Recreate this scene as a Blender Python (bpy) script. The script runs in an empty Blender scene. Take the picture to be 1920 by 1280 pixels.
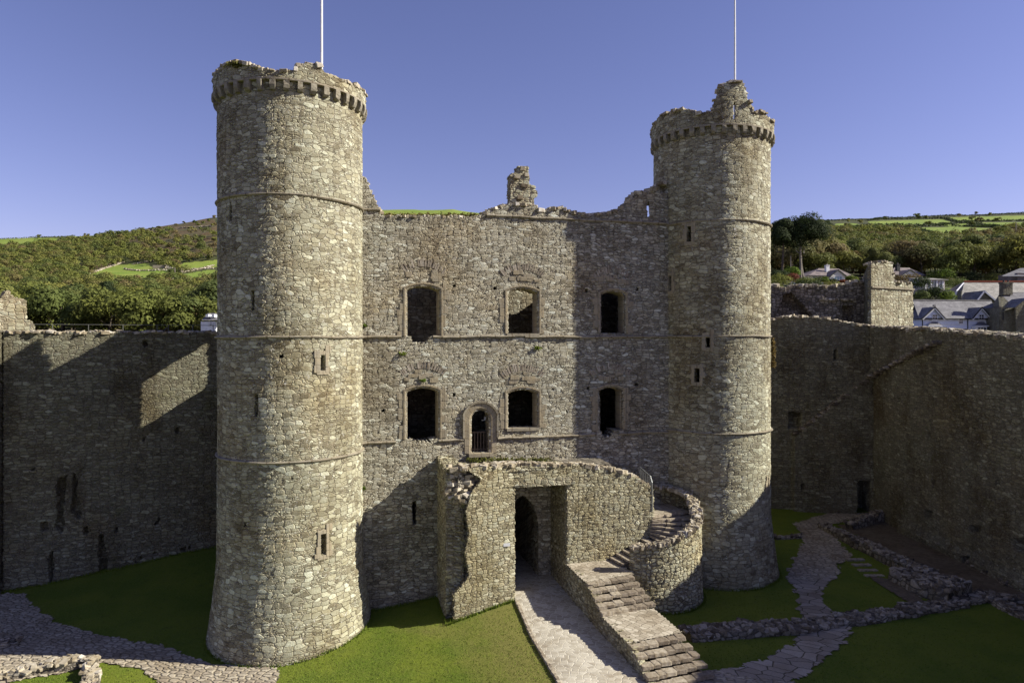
import bpy, math, random
import numpy as np
from mathutils import Vector
R = math.radians
sc = bpy.context.scene
rng = np.random.default_rng(7)
random.seed(7)
# ------------------------------------------------------------------ camera, sky, sun, exposure
E = 13.6            # eye height above the courtyard
F = 1290.0          # focal length in photo pixels (photo 1920 wide)
SUN_EL, SUN_BEAR = 33.0, 87.5      # bearing measured from -Y towards +X
cam_d = bpy.data.cameras.new("camera"); cam = bpy.data.objects.new("camera", cam_d)
sc.collection.objects.link(cam); sc.camera = cam
cam.location = (0, 0, E); cam.rotation_euler = (R(90), 0, 0)
cam_d.sensor_width = 36; cam_d.lens = F / 1920 * 36; cam_d.shift_y = -8 / 1920
cam_d.clip_start = .1; cam_d.clip_end = 8000
w = bpy.data.worlds.new("World"); sc.world = w; w.use_nodes = True
nt = w.node_tree; bg = nt.nodes['Background']
sky = nt.nodes.new('ShaderNodeTexSky'); sky.sky_type = 'NISHITA'; sky.sun_disc = False
b = R(SUN_BEAR); sdir = Vector((math.sin(b) * math.cos(R(SUN_EL)), -math.cos(b) * math.cos(R(SUN_EL)), math.sin(R(SUN_EL))))
sky.sun_elevation = R(SUN_EL); sky.sun_rotation = math.atan2(sdir.x, sdir.y)
sky.altitude = 100; sky.air_density = 1.0; sky.dust_density = 0.3; sky.ozone_density = 2.0
mul = nt.nodes.new('ShaderNodeMix'); mul.data_type = 'RGBA'; mul.blend_type = 'MULTIPLY'; mul.inputs[0].default_value = 1
mul.inputs[7].default_value = (1.36, 1.07, 1.44, 1)
nt.links.new(sky.outputs[0], mul.inputs[6]); nt.links.new(mul.outputs[2], bg.inputs[0])
bg.inputs[1].default_value = .052
sl = bpy.data.lights.new("sun", 'SUN'); sl.energy = 5.0; sl.angle = R(.5); sl.color = (1, .95, .84)
so = bpy.data.objects.new("sun", sl); sc.collection.objects.link(so)
so.rotation_euler = sdir.to_track_quat('Z', 'Y').to_euler(); so.location = (60, 0, 60)
sc.view_settings.view_transform = 'Standard'; sc.view_settings.look = 'None'
sc.view_settings.exposure = .80; sc.view_settings.gamma = 1
sc.cycles.max_bounces = 5; sc.cycles.diffuse_bounces = 3; sc.cycles.glossy_bounces = 2
sc.cycles.transparent_max_bounces = 6

# ------------------------------------------------------------------ helpers
def tag(o, label=None, cat=None, group=None, kind=None):
    if label: o['label'] = label
    if cat: o['category'] = cat
    if group: o['group'] = group
    if kind: o['kind'] = kind
    return o
def link(o, parent=None):
    sc.collection.objects.link(o)
    if parent is not None: o.parent = parent
    return o
def thing(name, label, cat, loc=(0, 0, 0), group=None):
    o = bpy.data.objects.new(name, None); link(o); o.location = loc
    o.empty_display_size = .3
    return tag(o, label, cat, group)
def mesh(name, V, Q, mat, parent=None, uv=None, smooth=False, attr=None):
    """quads (or tris) given as arrays, in world coordinates; shifted to the parent's base"""
    V = np.asarray(V, dtype=np.float32).reshape(-1, 3)
    Q = np.asarray(Q, dtype=np.int32); k = Q.shape[1]
    off = np.zeros(3, np.float32)
    if parent is not None:
        p = parent
        while p is not None:
            off += np.array(p.location, np.float32); p = p.parent
    if uv is None and smooth is False and attr is None:
        uv = np.stack([V[:, 0]+.8*V[:, 1], V[:, 2]+.5*V[:, 1]], -1)
    me = bpy.data.meshes.new(name)
    me.vertices.add(len(V)); me.vertices.foreach_set('co', (V - off).ravel())
    me.loops.add(Q.size); me.loops.foreach_set('vertex_index', Q.ravel())
    me.polygons.add(len(Q)); me.polygons.foreach_set('loop_start', np.arange(0, Q.size, k, dtype=np.int32))
    me.polygons.foreach_set('loop_total', np.full(len(Q), k, np.int32))
    me.polygons.foreach_set('use_smooth', np.full(len(Q), bool(smooth)) if isinstance(smooth, bool) else smooth)
    if uv is not None:
        l = me.uv_layers.new(name='UVMap'); l.data.foreach_set('uv', np.asarray(uv, np.float32)[Q.ravel()].ravel())
    if attr is not None:
        for an, av in attr.items():
            a = me.color_attributes.new(an, 'FLOAT_COLOR', 'POINT')
            a.data.foreach_set('color', np.asarray(av, np.float32).ravel())
    me.update(); me.validate()
    me.materials.append(mat)
    o = bpy.data.objects.new(name, me); link(o, parent)
    return o
U = np.array([.9675, .2528]); VV = np.array([-.2528, .9675]); OO = np.array([0., 35.])
def L(s, t, z=0):
    """gatehouse frame -> world"""
    s, t, z = np.broadcast_arrays(np.asarray(s, float), np.asarray(t, float), np.asarray(z, float))
    return np.stack([OO[0] + U[0]*s + VV[0]*t, OO[1] + U[1]*s + VV[1]*t, z], -1)
def pl(px, py, t=0.):
    """photo position on the gatehouse plane t -> (s, z)"""
    q = (px - 960) / F
    s = (q * (35 + .9675*t) + .2528*t) / (.9675 - .2528*q)
    Y = 35 + .2528*s + .9675*t
    return s, E + (632 - py) / F * Y
def at(px, py, Y): return np.array([(px-960)/F*Y, Y, E + (632-py)/F*Y])
def inpoly(x, y, poly):
    x = np.asarray(x); y = np.asarray(y); r = np.zeros(x.shape, bool); n = len(poly)
    for i in range(n):
        x0, y0 = poly[i]; x1, y1 = poly[(i+1) % n]
        if y0 == y1: continue
        c = ((y0 > y) != (y1 > y)) & (x < (x1-x0)*(y-y0)/(y1-y0) + x0)
        r ^= c
    return r
_perm = rng.random((64, 64))
def vnoise(x, y):
    x = np.asarray(x, float); y = np.asarray(y, float)
    xi = np.floor(x).astype(int); yi = np.floor(y).astype(int); fx = x-xi; fy = y-yi
    fx = fx*fx*(3-2*fx); fy = fy*fy*(3-2*fy)
    g = lambda a, b_: _perm[a % 64, b_ % 64]
    return (g(xi, yi)*(1-fx)+g(xi+1, yi)*fx)*(1-fy)+(g(xi, yi+1)*(1-fx)+g(xi+1, yi+1)*fx)*fy - .5
def fbm(x, y, o=4):
    r = 0; a = 1.
    for i in range(o): r = r + a*vnoise(x*2**i+i*17.3, y*2**i+i*9.1); a *= .5
    return r
# chamfered box template and rough stone template
def _cham(c=.12):
    P = []; 
    for sx in (-1, 1):
        for sy in (-1, 1):
            for sz in (-1, 1):
                P += [((1-c)*sx, (1-c)*sy, sz), ((1-c)*sx, sy, (1-c)*sz), (sx, (1-c)*sy, (1-c)*sz)]
    P = np.array(P) * .5
    idx = lambda sx, sy, sz, k: (((sx > 0)*4+(sy > 0)*2+(sz > 0))*3+k)
    Q = []
    s2 = [(-1, -1), (1, -1), (1, 1), (-1, 1)]
    for s in (-1, 1):
        Q.append([idx(a, b_, s, 0) for a, b_ in s2]); Q.append([idx(a, s, b_, 1) for a, b_ in s2]); Q.append([idx(s, a, b_, 2) for a, b_ in s2])
    for a in (-1, 1):
        for b_ in (-1, 1):
            Q.append([idx(a, b_, -1, 1), idx(a, b_, 1, 1), idx(a, b_, 1, 2), idx(a, b_, -1, 2)])   # z edges
            Q.append([idx(a, -1, b_, 0), idx(a, 1, b_, 0), idx(a, 1, b_, 2), idx(a, -1, b_, 2)])   # y edges
            Q.append([idx(-1, a, b_, 0), idx(1, a, b_, 0), idx(1, a, b_, 1), idx(-1, a, b_, 1)])   # x edges
            for c_ in (-1, 1):
                i0, i1, i2 = idx(a, b_, c_, 0), idx(a, b_, c_, 1), idx(a, b_, c_, 2); Q.append([i0, i1, i2, i2])
    Q2 = []
    for q in Q:
        p = P[q]; n = np.cross(p[1]-p[0], p[2]-p[0])
        Q2.append(q if np.dot(n, p.mean(0)) > 0 else q[::-1])
    return P, np.array(Q2)
CP, CQ = _cham()
def stones(C, S, Z, mat, name, parent=None, jit=.12, tilt=.15, flip=None):
    """C centres (n,3), S sizes (n,3), Z yaw (n,) -> one mesh of rough chamfered stones"""
    C = np.asarray(C, float).reshape(-1, 3); n = len(C)
    S = np.broadcast_to(np.asarray(S, float), (n, 3)); Z = np.broadcast_to(np.asarray(Z, float), (n,))
    P = CP[None]*(1+0*C[:, :1, None]) + 0
    if jit:
        cj = rng.normal(0, jit, (n, 8, 3)) * .6
        P = P + np.repeat(cj, 3, axis=1) * .5
    P = P * S[:, None, :]
    ax = rng.normal(0, tilt, (n, 2)) if tilt else np.zeros((n, 2))
    for k, (i, j) in enumerate(((1, 2), (0, 2))):
        c = np.cos(ax[:, k])[:, None]; s = np.sin(ax[:, k])[:, None]
        a = P[..., i]*c - P[..., j]*s; b2 = P[..., i]*s + P[..., j]*c
        P[..., i] = a; P[..., j] = b2
    c = np.cos(Z)[:, None]; s = np.sin(Z)[:, None]
    a = P[..., 0]*c - P[..., 1]*s; b2 = P[..., 0]*s + P[..., 1]*c
    P[..., 0] = a; P[..., 1] = b2
    P = P + C[:, None, :]
    Q = (CQ[None] + (np.arange(n)*24)[:, None, None]).reshape(-1, 4)
    # drop the degenerate triangles' repeated vertex by using tris mesh
    q = Q; tri = q[:, 2] == q[:, 3]
    T = np.concatenate([q[tri][:, :3], q[~tri][:, [0, 1, 2]], q[~tri][:, [0, 2, 3]]])
    return mesh(name, P.reshape(-1, 3), T, mat, parent)
def tube(name, pts, r, mat, parent=None, n=8):
    V = []; pts = [np.array(p, float) for p in pts]
    rr = r if hasattr(r, '__len__') else [r]*len(pts)
    for i, p in enumerate(pts):
        d = pts[min(i+1, len(pts)-1)] - pts[max(i-1, 0)]; d /= np.linalg.norm(d)
        a = np.cross(d, (0, 0, 1)) if abs(d[2]) < .9 else np.cross(d, (1, 0, 0)); a /= np.linalg.norm(a); b_ = np.cross(d, a)
        for k in range(n):
            t = 2*math.pi*k/n; V.append(p + rr[i]*(a*math.cos(t) + b_*math.sin(t)))
    Q = [[i*n+k, i*n+(k+1) % n, (i+1)*n+(k+1) % n, (i+1)*n+k] for i in range(len(pts)-1) for k in range(n)]
    c = len(V); V += [pts[0], pts[-1]]
    Q += [[c, (k+1) % n, k, k] for k in range(n)] ; m = (len(pts)-1)*n
    Q += [[c+1, m+k, m+(k+1) % n, m+(k+1) % n] for k in range(n)]
    Q = np.array(Q); T = np.concatenate([Q[:, [0, 1, 2]], Q[Q[:, 2] != Q[:, 3]][:, [0, 2, 3]]])
    return mesh(name, V, T, mat, parent)
def join_arrays(L_):
    V = []; Q = []; o = 0
    for v, q in L_:
        V.append(v); Q.append(q+o); o += len(v)
    return np.concatenate(V), np.concatenate(Q)
def prism(P2, z0, z1):
    """polygon footprint (world xy) extruded; quads + fan tris as tri array"""
    n = len(P2); V = [(x, y, z0) for x, y in P2] + [(x, y, z1) for x, y in P2]; T = []
    a = sum(P2[i][0]*P2[(i+1) % n][1]-P2[(i+1) % n][0]*P2[i][1] for i in range(n))
    for i in range(n):
        j = (i+1) % n; T += [[i, j, n+j], [i, n+j, n+i]]
    for i in range(1, n-1): T += [[n, n+i, n+i+1], [0, i+1, i]]
    T = np.array(T)
    if a < 0: T = T[:, ::-1]
    return np.array(V, float), T
def box8(c, u, v, w_):
    """box from corner centre c and half-axes"""
    c, u, v, w_ = [np.array(a, float) for a in (c, u, v, w_)]
    V = np.array([c + a*u + b_*v + d*w_ for d in (-1, 1) for a, b_ in ((-1, -1), (1, -1), (1, 1), (-1, 1))])
    Q = np.array([[3, 2, 1, 0], [4, 5, 6, 7], [0, 1, 5, 4], [1, 2, 6, 5], [2, 3, 7, 6], [3, 0, 4, 7]])
    if np.dot(np.cross(u, v), w_) < 0: Q = Q[:, ::-1]
    return V, Q

# ------------------------------------------------------------------ materials
class N:
    def __init__(s, name):
        s.m = bpy.data.materials.new(name); s.m.use_nodes = True; s.t = s.m.node_tree
        s.t.nodes.clear(); s.out = s.n('ShaderNodeOutputMaterial'); s.b = s.n('ShaderNodeBsdfPrincipled')
        s.l(s.b.outputs[0], s.out.inputs[0]); s.b.inputs['Roughness'].default_value = .9
        s.b.inputs['Specular IOR Level'].default_value = .2
    def n(s, k, **kw):
        x = s.t.nodes.new(k)
        for a, v in kw.items(): setattr(x, a, v)
        return x
    def l(s, a, b_): s.t.links.new(a, b_)
    def put(s, v, inp):
        if hasattr(v, 'is_output'): s.l(v, inp)
        elif isinstance(v, (tuple, list)) and len(v) == 3 and inp.type == 'RGBA': inp.default_value = (*v, 1)
        else: inp.default_value = v
    def math(s, op, a, b_=None, c=None, clamp=False):
        x = s.n('ShaderNodeMath', operation=op, use_clamp=clamp)
        for v, i in ((a, 0), (b_, 1), (c, 2)):
            if v is not None: s.put(v, x.inputs[i])
        return x.outputs[0]
    def mix(s, f, a, b_, mode='MIX'):
        x = s.n('ShaderNodeMix', data_type='RGBA', blend_type=mode)
        s.put(f, x.inputs[0]); s.put(a, x.inputs[6]); s.put(b_, x.inputs[7]); return x.outputs[2]
    def mixf(s, f, a, b_):
        x = s.n('ShaderNodeMix', data_type='FLOAT'); s.put(f, x.inputs[0]); s.put(a, x.inputs[2]); s.put(b_, x.inputs[3]); return x.outputs[0]
    def rng(s, v, a, b_, c=0., d=1., smooth=True):
        x = s.n('ShaderNodeMapRange'); x.interpolation_type = 'SMOOTHSTEP' if smooth else 'LINEAR'
        s.put(v, x.inputs[0]); s.put(a, x.inputs[1]); s.put(b_, x.inputs[2]); s.put(c, x.inputs[3]); s.put(d, x.inputs[4]); return x.outputs[0]
    def noise(s, vec, scale, detail=3., rough=.55, dim='3D', dist=0.):
        x = s.n('ShaderNodeTexNoise', noise_dimensions=dim); s.put(vec, x.inputs['Vector']) if vec is not None else None
        x.inputs['Scale'].default_value = scale; x.inputs['Detail'].default_value = detail; x.inputs['Roughness'].default_value = rough
        x.inputs['Distortion'].default_value = dist; return x
    def vm(s, op, a, b_):
        x = s.n('ShaderNodeVectorMath', operation=op); s.put(a, x.inputs[0]); s.put(b_, x.inputs[1]); return x.outputs[0]
    def vor(s, vec, feat='F1', rand=.9, dim='2D', scale=1.):
        x = s.n('ShaderNodeTexVoronoi', voronoi_dimensions=dim, feature=feat); s.put(vec, x.inputs['Vector'])
        x.inputs['Scale'].default_value = scale; x.inputs['Randomness'].default_value = rand; return x
    def ramp(s, f, stops, mode='LINEAR'):
        x = s.n('ShaderNodeValToRGB'); x.color_ramp.interpolation = mode; e = x.color_ramp.elements
        while len(e) < len(stops): e.new(.5)
        for i, (p, c) in enumerate(stops): e[i].position = p; e[i].color = (*c, 1)
        s.put(f, x.inputs[0]); return x.outputs[0]
    def col(s, c): s.put(c, s.b.inputs['Base Color'])
    def bump(s, h, strength=.5, dist=.05):
        x = s.n('ShaderNodeBump'); x.inputs['Strength'].default_value = strength; x.inputs['Distance'].default_value = dist
        s.put(h, x.inputs['Height']); s.l(x.outputs[0], s.b.inputs['Normal'])
    def disp(s, h, scale, mid=.5):
        x = s.n('ShaderNodeDisplacement'); x.inputs['Midlevel'].default_value = mid; x.inputs['Scale'].default_value = scale
        s.put(h, x.inputs['Height']); s.l(x.outputs[0], s.out.inputs[2]); s.m.displacement_method = 'BOTH'
def masonry(name, sw, sh, pal, mortar, disp=.05, lich=.3, big=.5, stain=(.6, .55, .48), rand=.74, moss=0., rise=.14, mottle=.5, mink=4.):
    a = N(name)
    uv = a.n('ShaderNodeUVMap').outputs[0]
    n1 = a.noise(uv, 1.3, 2.).outputs['Color']
    d = a.vm('MULTIPLY', a.vm('SUBTRACT', n1, (.5, .5, .5)), (.35, .22, 0))
    d2 = a.vm('MULTIPLY', a.vm('SUBTRACT', a.noise(uv, 5.5, 2.).outputs['Color'], (.5, .5, .5)), (.11, .08, 0))
    p0 = a.vm('ADD', a.vm('ADD', uv, d), d2)
    # stones of varying size: whole areas of the wall use smaller ones
    va = a.vm('MULTIPLY', p0, (1/sw, 1/sh, 1)); vb = a.vm('ADD', a.vm('MULTIPLY', p0, (1.35/sw, 2.3/sh, 1)), (7.3, 3.1, 0))
    def cells(vec):
        f1 = a.vor(vec, 'F1', rand); f2 = a.vor(vec, 'F2', rand)
        for x in (f1, f2): x.distance = 'MINKOWSKI'; x.inputs['Exponent'].default_value = mink
        return f1, a.math('MULTIPLY', a.math('SUBTRACT', f2.outputs['Distance'], f1.outputs['Distance']), .6)
    A, Ae = cells(va); B, Be = cells(vb)
    sa = a.n('ShaderNodeSeparateColor'); a.l(A.outputs['Color'], sa.inputs[0]); sb = a.n('ShaderNodeSeparateColor'); a.l(B.outputs['Color'], sb.inputs[0])
    zone = a.noise(uv, .45, 3.).outputs['Fac']
    sel = a.math('GREATER_THAN', a.math('ADD', sa.outputs[1], a.math('MULTIPLY', a.math('SUBTRACT', zone, .5), 1.6)), big)
    rnd = a.mixf(sel, sa.outputs[0], sb.outputs[0]); rnd2 = a.mixf(sel, sa.outputs[2], sb.outputs[2])
    edge = a.mixf(sel, Ae, a.math('MINIMUM', Ae, a.math('MULTIPLY', Be, .55)))
    fine = a.noise(uv, 16., 4., .65).outputs['Fac']; mid = a.noise(uv, 5., 3., .6).outputs['Fac']
    e = a.rng(a.math('ADD', edge, a.math('MULTIPLY', a.math('SUBTRACT', fine, .5), .06)), .008, rise)
    body = a.math('ADD', .45, a.math('MULTIPLY', rnd2, .55))
    h = a.math('ADD', a.math('MULTIPLY', e, body), a.math('MULTIPLY', a.math('ADD', a.math('SUBTRACT', fine, .5), a.math('SUBTRACT', mid, .5)), .42))
    h = a.math('ADD', h, a.math('MULTIPLY', a.math('SUBTRACT', zone, .5), .6))
    c = a.ramp(rnd, pal, 'LINEAR')
    c = a.mix(a.math('MULTIPLY', a.rng(mid, .3, .72), .5*mottle*2), c, stain, 'MULTIPLY')
    c = a.mix(a.math('MULTIPLY', a.math('SUBTRACT', 1., e), .8), c, mortar)
    crack = a.math('GREATER_THAN', a.noise(a.vm('ADD', uv, (77, 1, 0)), 2.1, 4., .7).outputs['Fac'], .52)
    c = a.mix(a.math('MULTIPLY', a.math('MULTIPLY', a.rng(edge, .0, .045, 1, 0), crack), .75), c, (.06, .05, .035))
    stn = a.noise(a.vm('MULTIPLY', uv, (1, .45, 1)), .33, 5., .62).outputs['Fac']
    c = a.mix(a.rng(stn, .45, .68, 0, .85), c, stain, 'MULTIPLY')
    big_ = a.noise(a.vm('ADD', uv, (19, 41, 0)), .22, 4., .6).outputs['Fac']
    c = a.mix(a.rng(big_, .5, .7, 0, .5), c, (1.0, .86, .66), 'MULTIPLY'); c = a.mix(a.rng(big_, .5, .32, 0, .45), c, (.80, .84, .86), 'MULTIPLY')
    ln = a.noise(uv, 4.2, 5., .72).outputs['Fac']; lz = a.noise(a.vm('ADD', uv, (31, 7, 0)), .5, 3.).outputs['Fac']
    lf = a.math('MULTIPLY', a.rng(ln, .58, .66), a.rng(lz, .38, .6, .15, 1))
    c = a.mix(a.math('MULTIPLY', lf, lich), c, (.66, .64, .58))
    sp_ = a.noise(a.vm('ADD', uv, (5, 91, 0)), 22., 3., .7).outputs['Fac']; c = a.mix(a.rng(sp_, .60, .68, 0, .4+.4*lich), c, (.68, .66, .60)); c = a.mix(a.rng(sp_, .42, .33, 0, .5), c, (.09, .08, .06))
    if moss: c = a.mix(a.math('MULTIPLY', a.rng(a.noise(a.vm('ADD', uv, (3, 57, 0)), .8, 5., .7).outputs['Fac'], .55, .7), moss), c, (.10, .10, .035))
    dk = a.noise(a.vm('ADD', uv, (11, 3, 0)), 7., 5., .75).outputs['Fac']
    c = a.mix(a.rng(dk, .57, .7, 0, .6), c, (.1, .085, .06))
    a.col(c); a.disp(h, disp, .6)
    return a.m
PT = [(0, (0.175, 0.154, 0.099)), (.18, (0.298, 0.278, 0.190)), (.4, (0.421, 0.408, 0.289)), (.6, (0.347, 0.341, 0.254)), (.72, (0.355, 0.329, 0.219)), (.85, (0.509, 0.499, 0.359)), (1, (0.584, 0.594, 0.459))]
PF = [(0, (0.188, 0.171, 0.123)), (.2, (0.306, 0.276, 0.202)), (.45, (0.445, 0.421, 0.323)), (.65, (0.360, 0.345, 0.277)), (.75, (0.392, 0.357, 0.251)), (.88, (0.531, 0.513, 0.405)), (1, (0.627, 0.640, 0.538))]
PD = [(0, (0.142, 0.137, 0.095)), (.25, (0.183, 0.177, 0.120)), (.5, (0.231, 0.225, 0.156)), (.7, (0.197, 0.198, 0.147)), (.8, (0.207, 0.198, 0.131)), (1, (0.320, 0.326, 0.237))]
PY = [(0, (0.182, 0.160, 0.100)), (.25, (0.321, 0.294, 0.187)), (.5, (0.420, 0.399, 0.270)), (.7, (0.360, 0.356, 0.263)), (.82, (0.420, 0.381, 0.247)), (1, (0.559, 0.554, 0.419))]
M = {}
M['tower'] = masonry('tower_masonry', .37, .19, PT, (.27, .235, .165), .050, .6, .55, (.58, .52, .42), rise=.10)
M['facade'] = masonry('facade_masonry', .33, .14, PF, (.22, .19, .145), .055, .4, .5, (.66, .61, .54), rise=.11)
M['porch'] = masonry('porch_rubble', .27, .145, PY, (.22, .185, .12), .065, .2, .65, (.66, .6, .48), rise=.16)
M['drum'] = masonry('stair_wall_rubble', .27, .17, PY, (.17, .14, .095), .085, .15, .8, (.68, .62, .5), rise=.2)
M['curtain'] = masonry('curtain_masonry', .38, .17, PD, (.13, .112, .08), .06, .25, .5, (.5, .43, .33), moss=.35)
M['lit'] = masonry('pale_masonry', .42, .24, PT, (.30, .25, .17), .07, .3, .6, (.65, .6, .5), rise=.16)
M['low'] = masonry('low_wall_rubble', .34, .24, [(0, (.10, .085, .065)), (.4, (.23, .20, .155)), (1, (.42, .38, .31))], (.07, .06, .045), .06, .3, .8, (.6, .55, .45), moss=.3, rise=.22)
M['inside'] = masonry('inner_masonry', .42, .22, PF, (.16, .135, .1), .05, .1, .5)
def island(name, stops, nscale=6., rough=.95, bump=.5):
    a = N(name); g = a.n('ShaderNodeNewGeometry'); r = g.outputs['Random Per Island']
    tc = a.n('ShaderNodeTexCoord').outputs['Object']; c = a.ramp(r, stops)
    f = a.noise(tc, nscale, 4., .65).outputs['Fac']; c = a.mix(a.rng(f, .35, .7), c, (.6, .56, .5), 'MULTIPLY')
    a.col(c); a.bump(f, bump, .05); return a.m
M['rub'] = island('loose_stone', [(0, (.20, .165, .11)), (.4, (.36, .31, .22)), (.8, (.48, .43, .33)), (1, (.62, .58, .50))])
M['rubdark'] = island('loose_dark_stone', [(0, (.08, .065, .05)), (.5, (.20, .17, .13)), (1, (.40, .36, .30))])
M['corbel'] = island('corbel_stone', [(0, (.17, .15, .11)), (1, (.37, .34, .26))])
M['slab'] = island('step_stone', [(0, (.24, .20, .15)), (.5, (.35, .30, .225)), (1, (.46, .41, .32))], 7., bump=1.)
def dressed(name, c1, c2, joint=.38):
    a = N(name); tc = a.n('ShaderNodeTexCoord').outputs['Object']; uv = a.n('ShaderNodeUVMap').outputs[0]
    f = a.noise(tc, 2.2, 5., .65).outputs['Fac']; c = a.mix(a.rng(f, .3, .7), c1, c2)
    sp = a.n('ShaderNodeSeparateXYZ'); a.l(uv, sp.inputs[0])
    j = a.math('FRACT', a.math('MULTIPLY', sp.outputs[0], 1/joint))
    jj = a.math('GREATER_THAN', a.math('ABSOLUTE', a.math('SUBTRACT', j, .5)), .46)
    wn = a.n('ShaderNodeTexWhiteNoise', noise_dimensions='1D'); a.l(a.math('FLOOR', a.math('MULTIPLY', sp.outputs[0], 1/joint)), wn.inputs['W'])
    c = a.mix(a.math('MULTIPLY', wn.outputs[0], .5), c, (.72, .66, .58), 'MULTIPLY')
    c = a.mix(a.math('MULTIPLY', jj, .7), c, (.13, .1, .06))
    g = a.noise(tc, 14., 4., .7).outputs['Fac']; c = a.mix(a.rng(g, .55, .7, 0, .6), c, (.16, .13, .08))
    a.col(c); a.bump(a.math('SUBTRACT', g, a.math('MULTIPLY', jj, .6)), .6, .03); return a.m
M['dress'] = dressed('dressed_sandstone', (.35, .295, .195), (.27, .24, .18))
M['string'] = dressed('string_stone', (.33, .29, .21), (.24, .215, .165), .9)
def plain(name, c, rough=.8, metal=0., c2=None, ns=3., spec=.3):
    a = N(name); tc = a.n('ShaderNodeTexCoord').outputs['Object']; f = a.noise(tc, ns, 4.).outputs['Fac']
    a.col(a.mix(a.rng(f, .3, .7), c, c2 or tuple(x*.82 for x in c))); a.b.inputs['Roughness'].default_value = rough
    a.b.inputs['Metallic'].default_value = metal; a.b.inputs['Specular IOR Level'].default_value = spec; return a.m
M['white'] = plain('white_paint', (.82, .82, .80), .5)
M['steel'] = plain('galvanised_steel', (.26, .27, .26), .5, .6)
M['rail'] = plain('weathered_rail', (.14, .14, .125), .6, .3)
M['wood'] = plain('old_oak', (.10, .075, .05), .8, c2=(.05, .04, .03))
M['dark'] = plain('dark_void', (.02, .018, .015), 1.)
# ------------------------------------------------------------------ masked masonry sheets
def maskwall(name, posf, u, z, solid, thick, mat, parent=None, closed=False, pocket=None, uvo=(0, 0), layers=None, splay=None):
    """front skin of a wall over the grid u x z, only cells where solid; rims of thickness `thick` close every edge"""
    nu, nz = len(u), len(z); nc = nu-1
    S = solid.copy(); assert S.shape == (nc, nz-1)
    k = layers or max(1, int(math.ceil(thick/.22)))
    nid = np.arange(nu*nz).reshape(nu, nz)
    if closed: nid[-1] = nid[0]
    Q = [np.stack([nid[:-1, :-1][S], nid[1:, :-1][S], nid[1:, 1:][S], nid[:-1, 1:][S]], -1)]
    UU, ZZ = np.meshgrid(u, z, indexing='ij'); UU = UU.ravel(); ZZ = ZZ.ravel()
    # edges
    hor = np.zeros((nc, nz), int)      # between cell j-1 and j
    hor[:, 1:] += S; hor[:, :-1] -= S      # +1: solid below, empty above ; -1 reverse
    Sx = np.zeros((nc+2, nz-1), bool); Sx[1:-1] = S
    if closed: Sx[0] = S[-1]; Sx[-1] = S[0]
    ver = Sx[:-1].astype(int) - Sx[1:].astype(int)      # +1: solid left, empty right ; shape (nc+1,nz-1)
    if closed: ver[-1] = 0
    he = []
    i, j = np.where(hor == 1); he.append((nid[i, j], nid[i+1, j]))
    i, j = np.where(hor == -1); he.append((nid[i+1, j], nid[i, j]))
    i, j = np.where(ver == 1); he.append((nid[i, j+1], nid[i, j]))
    i, j = np.where(ver == -1); he.append((nid[i, j], nid[i, j+1]))
    A = np.concatenate([h[0] for h in he]); B = np.concatenate([h[1] for h in he])
    bn = np.unique(np.concatenate([A, B])); mp = {}
    idx = np.full(nu*nz, -1); idx[bn] = np.arange(len(bn))
    # roughen the broken rims
    ju = rng.uniform(-.4, .4, len(bn))*(u[1]-u[0]); jz = rng.uniform(-.4, .4, len(bn))*(z[1]-z[0])
    edge_guard = (ZZ[bn] > z[0]+1e-6)
    UU = UU.astype(float); ZZ = ZZ.astype(float)
    UU[bn] += ju*edge_guard; ZZ[bn] += jz*edge_guard
    D = np.zeros(len(UU)) if pocket is None else pocket(UU, ZZ)
    V = [posf(UU, ZZ, D)]; uvs = [np.stack([UU+D*.9+uvo[0], ZZ+D*.3+uvo[1]], -1)]
    prevA, prevB = A, B; off = nu*nz
    for l in range(1, k+1):
        d = np.maximum(np.full(len(bn), thick*l/k), D[bn])
        sh = 0.
        if splay is not None:
            sc0, sw_, z0_, z1_, kk = splay; sh = np.where((UU[bn] > sc0) & (UU[bn] < sc0+sw_) & (ZZ[bn] > z0_) & (ZZ[bn] < z1_), kk*d, 0.)
        V.append(posf(UU[bn]+sh, ZZ[bn], d)); uvs.append(np.stack([UU[bn]+d*.9+uvo[0], ZZ[bn]+d*.3+uvo[1]], -1))
        cA, cB = off+idx[A], off+idx[B]
        Q.append(np.stack([prevA, prevB, cB, cA], -1)); prevA, prevB = cA, cB; off += len(bn)
    nf = len(Q[0]); Q = np.concatenate(Q); V = np.concatenate(V); uvs = np.concatenate(uvs); sm_ = np.arange(len(Q)) < nf
    used = np.unique(Q); re = np.zeros(len(V), int); re[used] = np.arange(len(used))
    return mesh(name, V[used], re[Q], mat, parent, uv=uvs[used], smooth=sm_)
def grid(a, b_, step): return np.linspace(a, b_, int(round((b_-a)/step))+1)
def centres(u, z): return np.meshgrid((u[1:]+u[:-1])/2, (z[1:]+z[:-1])/2, indexing='ij')
def blocky(u, amp, width=.3, seed=0):
    """stepwise random profile, like stones left on a broken wall head"""
    r = np.random.default_rng(seed); x = u[0]-width; out = np.zeros(len(u)); 
    while x < u[-1]:
        wd = width*r.uniform(.4, 1.6); out[(u >= x) & (u < x+wd)] = r.uniform(-amp, amp); x += wd
    return out
def plane_pos(p0, p1, inward):
    """straight wall in plan: p0->p1 left to right seen from the front; inward = depth direction"""
    p0 = np.array(p0, float); p1 = np.array(p1, float); d = (p1-p0)/np.linalg.norm(p1-p0)
    n = np.array(inward, float); n /= np.linalg.norm(n)
    def f(u, z, dd): return np.stack([p0[0]+d[0]*u+n[0]*dd, p0[1]+d[1]*u+n[1]*dd, z+0*u], -1)
    return f, float(np.linalg.norm(p1-p0))
def facpos(u, z, d): return L(u, d, z)

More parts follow.
